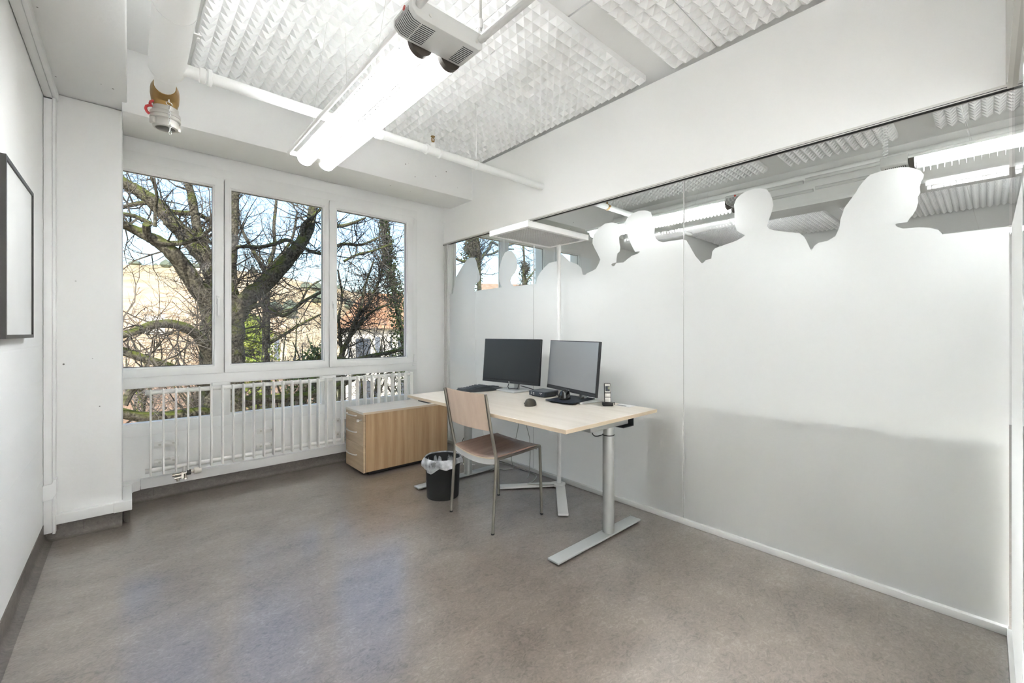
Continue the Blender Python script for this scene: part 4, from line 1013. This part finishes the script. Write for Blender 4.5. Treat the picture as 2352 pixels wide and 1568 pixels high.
# cordless phone in its cradle
t = thing('cordless_phone', 'silver and black cordless phone standing in its charging cradle', 'phone', (2.520, 1.795, DZ), R(-48))
MB().prism([(-0.036, -0.024), (0.036, -0.024), (0.038, 0.028), (-0.038, 0.028)], 'z', 0.0, 0.024).build('cradle', 'black_plastic', t, local=True, bevel=0.005)
MB().tube([(0.036, 0.0, 0.020), (0.048, -0.004, 0.026), (0.046, -0.008, 0.010)], 0.003, 6).build('cradle_clip', 'black_plastic', t, local=True)
Mx = Matrix.Rotation(R(-10), 3, 'X')
hc = Vector((0.0, 0.012, 0.083))
def hl(x, y, z): return hc + Mx @ Vector((x, y, z))
hs_ = MB().obox(hc, (0.046, 0.020, 0.150), Mx).build('handset', 'black_plastic', t, local=True, bevel=0.006, seg=3)
for zc, hh in ((0.040, 0.060), (-0.010, 0.024), (-0.042, 0.030)):
    MB().obox(hl(0, -0.0102, zc), (0.038, 0.0012, hh), Mx).build('front_plate', 'phone_silver', hs_, local=True)
MB().obox(hl(0, -0.0110, 0.036), (0.030, 0.0010, 0.036), Mx).build('display', 'lcd', hs_, local=True)
MB().obox(hl(0.008, -0.0116, 0.040), (0.012, 0.0006, 0.018), Mx).build('display_icon', 'lcd_icon', hs_, local=True)
MB().lathe([(0.008, -0.001), (0.008, 0.001)], hl(0, -0.0112, -0.010), 14, 'y').build('navigation_key', 'alu', hs_, local=True)
kk = MB()
for i in range(3):
    for j in range(4): kk.obox(hl(-0.012 + 0.012 * i, -0.0112, -0.031 - 0.0072 * j), (0.009, 0.0010, 0.0048), Mx)
kk.build('keypad', 'alu', hs_, local=True)

# ------------------------------------------------------------------ loose cables under the desk
def cable(label, pts, r=0.0035, mt='cable_grey'):
    pts = [Vector(p) for p in pts]; out_ = []
    P = [pts[0]] + pts + [pts[-1]]
    for i in range(1, len(P) - 2):
        for k in range(6):
            s_ = k / 6; a, b_, c_, d_ = P[i - 1], P[i], P[i + 1], P[i + 2]
            out_.append(0.5 * ((2 * b_) + (c_ - a) * s_ + (2 * a - 5 * b_ + 4 * c_ - d_) * s_ * s_ + (3 * b_ - a - 3 * c_ + d_) * s_ ** 3))
    out_.append(pts[-1])
    one(MB().tube(out_, r, 8), 'cable', mt, label, 'cable')
z = 0.0045
cable('grey lamp cable curving over the floor to the lamp base', [(2.70, 3.30, z), (2.72, 3.12, z), (2.728, 2.91, z), (2.722, 2.76, z), (2.69, 2.675, z), (2.595, 2.612, z), (2.525, 2.594, z), (2.467, 2.57, 0.012), (2.46, 2.53, 0.027), (2.52, 2.44, 0.029), (2.60, 2.38, 0.029)])
cable('grey cable looping down from the desk to the far foot', [(2.46, 2.62, 0.655), (2.475, 2.70, 0.40), (2.55, 2.85, 0.16), (2.64, 2.92, 0.03), (2.66, 2.98, z), (2.60, 3.00, z), (2.56, 3.045, 0.012), (2.45, 3.03, 0.02)], 0.003)
cable('thin grey cable hanging under the desk behind the chair back', [(2.45, 2.60, 0.655), (2.46, 2.56, 0.50), (2.48, 2.54, 0.36), (2.53, 2.60, 0.10), (2.60, 2.70, z)], 0.003)
cable('dark cable sagging under the right end of the desk', [(2.10, 1.63, 0.735), (2.11, 1.63, 0.69), (2.14, 1.63, 0.645), (2.18, 1.63, 0.632), (2.222, 1.62, 0.636)], 0.0028, 'cable_dark')
for k in range(3):
    cable(['white cable hanging behind the pedestal, nearest the window', 'grey cable in the bundle between pedestal and waste bin', 'dark cable at the back of the bundle behind the pedestal'][k],
          [(2.50, 3.18 + 0.03 * k, 0.655), (2.52 + 0.02 * k, 3.42, 0.40), (2.55, 3.55 + 0.03 * k, 0.16), (2.50 + 0.03 * k, 3.60, 0.02), (2.40, 3.45, z), (2.48, 3.30 + 0.04 * k, z)], 0.0035, ['floorlamp_white', 'cable_grey', 'cable_dark'][k])

# ------------------------------------------------------------------ outdoors: ground, hill, houses
GZ = -7.0
one(MB().box(-120, 160, 5.5, 130, GZ - 1, GZ), 'ground', 'ground_grass', 'winter grass ground below the windows', 'ground', kind='structure', smooth=False)
rh = random.Random(5)
def hill(u, v_):
    x = -260 + 760 * u; y = 110 + 260 * v_
    ridge = 33 + 5 * math.sin(x * 0.016 + 1.2) + 2.5 * math.sin(x * 0.041)
    zz = GZ + (ridge + 7) * (1 - (1 - min(1, v_ * 1.15)) ** 1.6) + 1.5 * math.sin(x * 0.11 + y * 0.07)
    return Vector((x, y, zz))
one(MB().grid(hill, 70, 24), 'hill', 'hill_grass', 'sunlit tan hillside across the valley', 'hill', kind='structure')
wv = MB()
for k in range(700):
    u = rh.random(); v_ = rh.uniform(0.84, 0.97) if k < 480 else rh.uniform(0.1, 0.8); p = hill(u, v_); r = rh.uniform(1.4, 3.0); h_ = rh.uniform(2.5, 5.0)
    wv.lathe([(0.3, -1), (r, h_ * 0.25), (r * 0.8, h_ * 0.6), (0.2, h_)], p, 6)
tag(wv.build('hill_wood', 'hill_wood'), 'dark woods along the ridge of the hill', 'woods', kind='stuff')

def house(label, c, size, rotz, wall, roof, ridge, ov=0.5, rows=2, cols=3, zb=GZ):
    t = thing('house', label, 'house', (c[0], c[1], zb), rotz)
    L, D, H = size
    B = dict(local=True)
    MB().box(-L / 2, L / 2, -D / 2, D / 2, 0, H).build('wall', wall, t, smooth=False, **B)
    m_ = MB(); m_.add([(-L / 2 - ov, -D / 2 - ov, H - 0.05), (L / 2 + ov, -D / 2 - ov, H - 0.05), (L / 2 + ov, D / 2 + ov, H - 0.05), (-L / 2 - ov, D / 2 + ov, H - 0.05), (-L / 2 + L * .12, 0, H + ridge), (L / 2 - L * .12, 0, H + ridge)],
                    [(0, 1, 5, 4), (1, 2, 5), (2, 3, 4, 5), (3, 0, 4), (0, 3, 2, 1)])
    rf_ = m_.build('roof', roof, t, smooth=False, **B)
    sl_ = math.hypot(D / 2 + ov, ridge); nr = 9
    tr_ = MB()
    for k in range(nr):
        f_ = (k + 0.5) / nr; y = -(D / 2 + ov) * (1 - f_); zz = H - 0.05 + (ridge + 0.05) * f_; xw = (L / 2 + ov) * (1 - f_) + (L / 2 - L * .12) * f_
        tr_.box(-xw, xw, y - 0.05, y + 0.05, zz - 0.05, zz + 0.09)
    tr_.build('tile_course', roof, rf_, smooth=False, **B)
    MB().box(L * 0.18, L * 0.18 + 0.7, -0.2, 0.5, H + ridge * 0.5, H + ridge + 0.9).build('chimney', wall, rf_, smooth=False, **B)
    for r_ in range(rows):
        for k in range(cols):
            x = -L / 2 + L * (k + 0.5) / cols; z0 = H - 2.0 - 2.7 * r_
            if z0 < 0.4: continue
            w_ = MB().box(x - 0.55, x + 0.55, -D / 2 - 0.05, -D / 2, z0, z0 + 1.4).build('window', 'house_white', t, smooth=False, **B)
            MB().box(x - 0.45, x + 0.45, -D / 2 - 0.07, -D / 2 - 0.05, z0 + 0.1, z0 + 1.3).build('pane', 'house_pane', w_, smooth=False, **B)
            for s_ in (-1, 1):
                MB().box(x + s_ * 0.62 - 0.06 + s_ * 0.16, x + s_ * 0.62 + 0.06 + s_ * 0.34, -D / 2 - 0.09, -D / 2 - 0.03, z0, z0 + 1.4).build('shutter', 'shutter', w_, smooth=False, **B)
house('cream house with orange roof seen through the left casement', (1.2, 38, 0), (15, 9, 8.4), R(-6), 'house_cream', 'roof_tan', 3.0, rows=3, cols=5)
house('white house low behind the mossy branch in the left casement', (-0.8, 28, 0), (8, 6, 6.6), R(8), 'house_white', 'roof_tan', 1.6, rows=2, cols=3)
house('white house with red tiled roof seen through the right casement', (17.5, 29, 0), (13, 9, 8.6), R(-20), 'house_white', 'roof_red', 2.6, rows=3, cols=5)
house('low grey annex with tiled roof below the left casement', (1.2, 20.0, 0), (8, 5, 5.6), R(0), 'house_grey', 'roof_brown', 1.4, rows=1, cols=2)
house('brown roofed house beyond the hall window', (33, 34, 0), (14, 10, 10.0), R(-30), 'house_cream', 'roof_brown', 3.6, rows=3, cols=4)

# ------------------------------------------------------------------ trees
rt = random.Random(11)
def limb(L):
    """[(px, py, Y, radius in px)] -> world points and radii; Y and radius may be left out to repeat the last"""
    P = []; Rr = []; Y = 8.5; r = 5
    for q in L:
        if len(q) > 2 and q[2]: Y = q[2]
        if len(q) > 3: r = q[3]
        p = at(q[0], q[1], Y); P.append(p); Rr.append(r * depth(p) / FPX)
    return P, Rr
def smooth_path(P, Rr, k=4):
    o, orr = [], []; Q = [P[0]] + P + [P[-1]]
    for i in range(1, len(Q) - 2):
        for s in range(k):
            t_ = s / k; a, b_, c_, d_ = Q[i - 1], Q[i], Q[i + 1], Q[i + 2]
            o.append(0.5 * ((2 * b_) + (c_ - a) * t_ + (2 * a - 5 * b_ + 4 * c_ - d_) * t_ * t_ + (3 * b_ - a - 3 * c_ + d_) * t_ ** 3))
            orr.append((Rr[i - 1] * (1 - t_) + Rr[i] * t_) * rt.uniform(0.93, 1.08))
    o.append(P[-1]); orr.append(Rr[-1])
    return o, orr
def rand_dir():
    while True:
        v_ = Vector((rt.uniform(-1, 1), rt.uniform(-1, 1), rt.uniform(-1, 1)))
        if 0.1 < v_.length < 1: return v_.normalized()
def twig(m_, p, d, L, r, lvl, bias, n=3):
    segs = 4; pts = [p]; rs = [r]; q = p.copy(); dd = d.copy()
    for k in range(segs):
        dd = (dd + rand_dir() * 0.38 + bias * 0.12).normalized()
        q = q + dd * (L / segs); pts.append(q); rs.append(r * (1 - 0.72 * (k + 1) / segs))
    m_.tube(pts, rs, n, caps=False)
    if lvl > 0:
        for k in range(rt.choice((3, 4, 5))):
            i = rt.randint(1, segs); b_ = pts[i]
            nd = (dd * 0.55 + rand_dir() * 0.9).normalized()
            twig(m_, b_, nd, L * rt.uniform(0.38, 0.62), max(0.0032, rs[i] * 0.75), lvl - 1, bias, n)
def tree(name, label, limbs, dens, bias=Vector((0, 0, 0.6)), lvl=2, tw='twig', trunk_n=1, Lr=(0.55, 1.1)):
    base = limb(limbs[0])[0][0]
    t = thing(name, label, 'tree', (base.x, base.y, GZ))
    tm = MB(); first = True
    for k, L in enumerate(limbs):
        P, Rr = smooth_path(*limb(L))
        part = MB().tube(P, Rr, 12 if Rr[0] > 0.06 else 8).build('trunk' if k < trunk_n else 'limb', 'bark', t, smooth=True)
        ln = sum((P[i + 1] - P[i]).length for i in range(len(P) - 1))
        nt = int(dens * ln)
        for _ in range(nt):
            i = rt.randint(1 if k >= trunk_n else len(P) // 2, len(P) - 1)
            d = (P[i] - P[i - 1]).normalized()
            d = (rand_dir() + d * 0.35).normalized()
            twig(tm, P[i], d, rt.uniform(*Lr), min(0.015, Rr[i] * 0.55), lvl, bias)
    tag(tm.build('twigs', tw, t, fix=False, smooth=False), 'tangle of thin bare twigs', kind='stuff')
    return t
big = [
 [(512, 2000, 8.5, 54), (512, 1300, 8.5, 48), (512, 1000, 8.5, 45), (512, 850, 8.5, 43), (512, 770, 8.5, 42), (513, 700, 8.5, 37), (512, 650, 8.6, 26)],
 [(500, 745, 8.5, 26), (478, 692, 8.4, 21), (450, 655, 8.3, 19), (420, 610, 8.2, 17), (395, 580, 8.1, 16), (365, 556, 8.1, 14), (340, 543, 8.0, 12), (310, 528, 8.0, 10), (270, 508, 7.9, 9), (220, 480, 7.8, 8)],
 [(513, 705, 8.6, 28), (508, 660, 8.7, 27), (492, 620, 8.8, 24), (470, 588, 8.8, 21), (440, 556, 8.9, 18), (410, 526, 8.9, 16), (380, 492, 9.0, 16), (350, 462, 9.0, 15), (315, 437, 9.1, 13), (283, 420, 9.1, 13), (220, 380, 9.2, 12)],
 [(476, 592, 8.8, 16), (465, 565, 8.8, 12), (455, 530, 8.8, 10), (447, 490, 8.8, 9), (440, 450, 8.8, 8), (432, 420, 8.8, 8), (420, 360, 8.8, 7)],
 [(362, 482, 9.0, 6), (385, 485), (415, 489), (450, 490, 9, 5), (475, 502, 9, 5), (500, 514, 9, 4), (540, 520, 9.1, 3)],
 [(350, 467, 9.0, 6), (325, 466, 9, 5), (300, 471, 9, 5), (270, 480, 9, 4), (220, 500, 9, 3)],
 [(345, 547, 8.0, 8), (370, 556, 8, 7), (400, 559, 8, 6), (430, 555, 8, 5.5), (455, 545, 8, 5), (475, 533, 8, 4), (490, 518, 7.9, 3)],
 [(378, 511, 8.9, 6), (405, 520, 8.8, 5), (430, 525, 8.8, 4), (452, 538, 8.7, 3.5), (490, 560, 8.6, 3)],
 [(350, 517, 8.2, 6), (325, 503, 8.2, 5), (300, 494, 8.2, 5), (270, 491, 8.2, 4.5), (220, 488, 8.1, 4)],
 [(339, 548, 8.0, 9), (337, 530, 7.9, 8), (336, 515, 7.8, 7)],
 [(356, 520, 7.4, 3.6), (357, 480, 7.4, 3.6), (360, 452, 7.3, 3.4), (357, 432, 7.3, 3), (347, 405, 7.2, 2.6), (335, 370, 7.2, 2)],
 [(520, 745, 8.5, 30), (553, 708, 8.4, 21), (578, 676, 8.3, 19), (605, 655, 8.3, 18), (635, 626, 8.2, 17), (665, 592, 8.2, 15), (690, 560, 8.1, 14), (706, 533, 8.1, 12), (715, 505, 8.1, 10), (719, 470, 8.1, 9), (722, 430, 8, 8), (728, 370, 8, 7)],
 [(697, 556, 8.1, 6), (694, 530, 8, 5), (699, 514, 8, 5), (715, 500, 7.9, 4.5), (732, 484, 7.9, 3.5), (760, 468, 7.8, 3)],
 [(518, 710, 8.6, 18), (527, 645, 8.7, 13), (532, 590, 8.8, 11), (537, 540, 8.8, 9), (540, 480, 8.8, 8), (541, 430, 8.8, 7.5), (543, 370, 8.8, 7)],
 [(520, 580, 8.3, 5), (545, 568, 8.2, 4.5), (565, 566, 8.2, 4.5), (600, 567, 8.2, 4.5), (640, 557, 8.1, 4.5), (660, 551, 8.1, 4.5), (690, 565, 8, 4), (722, 580, 8, 3.5), (760, 585, 7.9, 3)],
 [(505, 860, 8.5, 19), (480, 812, 8.3, 13), (455, 772, 8.1, 11.5), (420, 750, 7.9, 10.5), (385, 743, 7.8, 10), (345, 748, 7.7, 9.5), (310, 761, 7.6, 9), (275, 770, 7.6, 8.5), (220, 780, 7.5, 8)],
 [(500, 900, 8.5, 14), (450, 872, 8.1, 9), (400, 846, 7.9, 8.5), (350, 829, 7.8, 9), (310, 816, 7.8, 9), (270, 802, 7.8, 9), (215, 785, 7.8, 8)],
 [(505, 960, 8.5, 18), (460, 946, 8.2, 12), (400, 955, 8.0, 12), (330, 957, 7.9, 12), (270, 946, 7.8, 12), (215, 930, 7.7, 11)],
 [(530, 930, 8.5, 16), (590, 918, 8.3, 10), (650, 915, 8.2, 9), (720, 905, 8.1, 8), (790, 880, 8, 7), (860, 840, 7.9, 6)],
 [(283, 930, 7.2, 9), (300, 900, 7.2, 8), (325, 880, 7.1, 7), (350, 862, 7.0, 5), (380, 835, 6.9, 3)],
 [(556, 718, 8.4, 7), (600, 700, 8.1, 5), (650, 725, 7.9, 4), (700, 690, 7.8, 3.5), (760, 660, 7.7, 3)],
]
tree('bare_tree', 'large mossy bare tree with forked trunk outside the left and middle casements', big, 7.0)
thin = [
 [(612, 1700, 10.8, 12), (612, 900, 10.8, 9), (611, 800, 10.8, 8.5), (612, 720, 10.8, 7.5), (612, 660, 10.8, 7), (612, 622, 10.8, 7.5)],
 [(611, 630, 10.8, 6), (600, 608, 10.8, 5), (582, 578, 10.8, 4), (564, 545, 10.7, 3.5), (550, 512, 10.7, 3), (540, 480, 10.6, 2.5)],
 [(614, 626, 10.8, 5), (622, 598, 10.8, 4.5), (631, 560, 10.8, 4), (629, 520, 10.8, 3.5), (634, 470, 10.8, 3), (637, 410, 10.7, 2.5)],
 [(618, 615, 10.8, 4), (648, 582, 10.7, 3.5), (672, 545, 10.7, 3), (682, 490, 10.6, 2)],
 [(616, 730, 10.8, 4), (650, 715, 10.6, 3.5), (685, 702, 10.5, 3), (710, 660, 10.4, 2), (745, 640, 10.4, 1.5)],
 [(615, 790, 10.8, 4), (650, 770, 10.6, 3.5), (690, 745, 10.5, 3), (740, 720, 10.4, 2)],
]
tree('bare_tree', 'slim mossy bare tree behind the middle casement', thin, 6.0)
right = [
 [(788, 1700, 9.8, 12), (786, 1000, 9.8, 8), (785, 840, 9.8, 7), (786, 812, 9.8, 6), (797, 786, 9.8, 5), (812, 757, 9.8, 4.5), (822, 728, 9.8, 4), (846, 698, 9.8, 3.5), (868, 652, 9.8, 3), (880, 606, 9.8, 2.6), (884, 540, 9.8, 2)],
 [(797, 786, 9.8, 4), (812, 745, 9.7, 3.5), (830, 705, 9.6, 3), (838, 660, 9.6, 2.5), (858, 600, 9.5, 2)],
 [(786, 815, 9.8, 5), (782, 780, 9.9, 4), (778, 730, 9.9, 3), (786, 680, 9.9, 2.5), (776, 620, 9.9, 2)],
 [(770, 825, 9.4, 7), (810, 828, 9.3, 6), (850, 818, 9.2, 5), (890, 810, 9.2, 4.5), (935, 800, 9.1, 4)],
 [(800, 780, 9.8, 3), (850, 720, 9.6, 2.6), (905, 690, 9.5, 2.2), (950, 640, 9.4, 2)],
 [(790, 600, 9.4, 3), (820, 585, 9.4, 3), (860, 575, 9.3, 2.5), (900, 560, 9.3, 2)],
 [(760, 570, 9.0, 4), (790, 560, 9.0, 3.5), (830, 562, 8.9, 3), (870, 545, 8.9, 2)],
 [(760, 520, 8.6, 4), (790, 518, 8.6, 4), (815, 510, 8.5, 3), (840, 500, 8.5, 2)],
]
tree('bare_tree', 'many-twigged small bare tree outside the right casement', right, 9.0, Lr=(0.5, 1.2))
def leaves(P, Rr, n, size, mt, parent, name):
    m_ = MB()
    for _ in range(n):
        i = rt.randint(0, len(P) - 2); f_ = rt.random(); c_ = P[i].lerp(P[i + 1], f_); r = Rr[i] * (1 - f_) + Rr[i + 1] * f_
        q = c_ + rand_dir() * r * rt.uniform(0.35, 1.1); a = rand_dir() * size * rt.uniform(0.6, 1.2); b_ = rand_dir().cross(a).normalized() * size * 0.7
        m_.add([q - a * 0.5, q + b_ * 0.5, q + a * 0.6, q - b_ * 0.5], [(0, 1, 2, 3)])
    return tag(m_.build(name, mt, parent, fix=False, smooth=False), 'dense small leaves', kind='stuff')
def leafy(name, label, L, n, size, mt, dens=3):
    t = tree(name, label, [L], dens, lvl=1)
    P, Rr = smooth_path(*limb([(q[0], q[1], q[2], q[3] * 5.5) for q in L]))
    leaves(P, Rr, n, size, mt, t, 'foliage')
leafy('ivy_tree', 'ivy-clad leaning tree at the right edge of the right casement', [(960, 1400, 11.5, 7), (945, 950, 11.5, 6), (935, 840, 11.5, 6), (922, 760, 11.5, 6), (908, 690, 11.5, 5), (898, 630, 11.5, 4), (890, 580, 11.5, 3.2), (884, 530, 11.5, 2.4), (880, 500, 11.5, 1.5)], 5200, 0.075, 'ivy_leaf')
leafy('thuja_hedge', 'yellow green conifer shrub behind the slim tree', [(588, 1000, 14, 11), (586, 860, 14, 10), (584, 800, 14, 9), (580, 760, 14, 6), (577, 735, 14, 2)], 4200, 0.10, 'hedge_leaf', 0)
leafy('dark_bush', 'dark evergreen bush low in the right casement', [(690, 1000, 12, 9), (700, 880, 12, 9), (720, 840, 12, 8), (735, 815, 12, 5)], 1600, 0.09, 'ivy_leaf', 2)
for k, (px, Y, lab) in enumerate(((330, 13, 'twiggy bush below the left casement'), (450, 12.5, 'twiggy bush behind the trunk foot'), (660, 13.5, 'twiggy bush below the middle casement'), (745, 14.5, 'twiggy bush right of the slim tree'), (850, 13, 'twiggy bush below the right casement'), (930, 14.5, 'twiggy bush beside the ivy tree'))):
    Ls = [[(px, 1500, Y, 5), (px + 8, 1150, Y, 4), (px - 6, 1020, Y, 3.5), (px + 9, 960, Y + .2, 3)]]
    for j in range(7):
        a = rt.uniform(-75, 75); b_ = rt.uniform(-18, 18); Ls.append([(px, 1010 - 6 * j, Y, 2.6), (px + a * 0.35 + b_, 950 - 8 * j, Y + rt.uniform(-.4, .4), 2.2), (px + a * 0.75 - b_, 880 - 10 * j, Y + rt.uniform(-.6, .6), 1.7), (px + a + b_, 815 - 12 * j + rt.uniform(-20, 30), Y + rt.uniform(-1, 1), 1.1)])
    tree('twiggy_bush', lab, Ls, 4.5, lvl=2, tw='twig' if k % 2 else 'twig_grey', Lr=(0.5, 1.0))
hallt = [
 [(1096, 1400, 9.0, 10), (1100, 800, 9.0, 7), (1101, 700, 9.0, 5), (1100, 640, 9.0, 5), (1099, 598, 9.0, 5.5), (1098, 570, 9.0, 4), (1096, 520, 9, 4)],
 [(1099, 598, 9.0, 4), (1112, 584, 9, 4), (1124, 570, 9, 3.5), (1130, 556, 9, 3.5), (1150, 565, 8.9, 2.5), (1180, 560, 8.9, 2)],
 [(1098, 596, 9.0, 4), (1080, 598, 9, 3.5), (1062, 600, 9, 3), (1040, 590, 9, 2.5)],
 [(1112, 586, 9.0, 2.5), (1130, 583, 9, 2.2), (1150, 573, 9, 2), (1180, 572, 9, 1.5)],
 [(1200, 900, 10.5, 4), (1202, 660, 10.5, 3), (1204, 600, 10.5, 2.5), (1200, 540, 10.5, 2)],
 [(1204, 650, 10.5, 2.5), (1225, 625, 10.4, 2), (1245, 590, 10.3, 1.5)],
]
tree('bare_tree', 'bare tree seen through the hall window above the film', hallt, 5.0, Lr=(0.4, 0.8))
leafy('fir_tree', 'dark evergreen seen at the left of the hall window', [(1080, 900, 13, 6), (1080, 700, 13, 5), (1082, 590, 13, 4.5), (1085, 560, 13, 3), (1090, 520, 13, 1)], 3000, 0.10, 'fir_leaf', 0)
leafy('dark_bush', 'dark bush in the right half of the hall window', [(1205, 1150, 15, 4), (1205, 800, 15, 4), (1206, 650, 15, 3), (1205, 610, 15, 1.5)], 1800, 0.09, 'fir_leaf', 2)
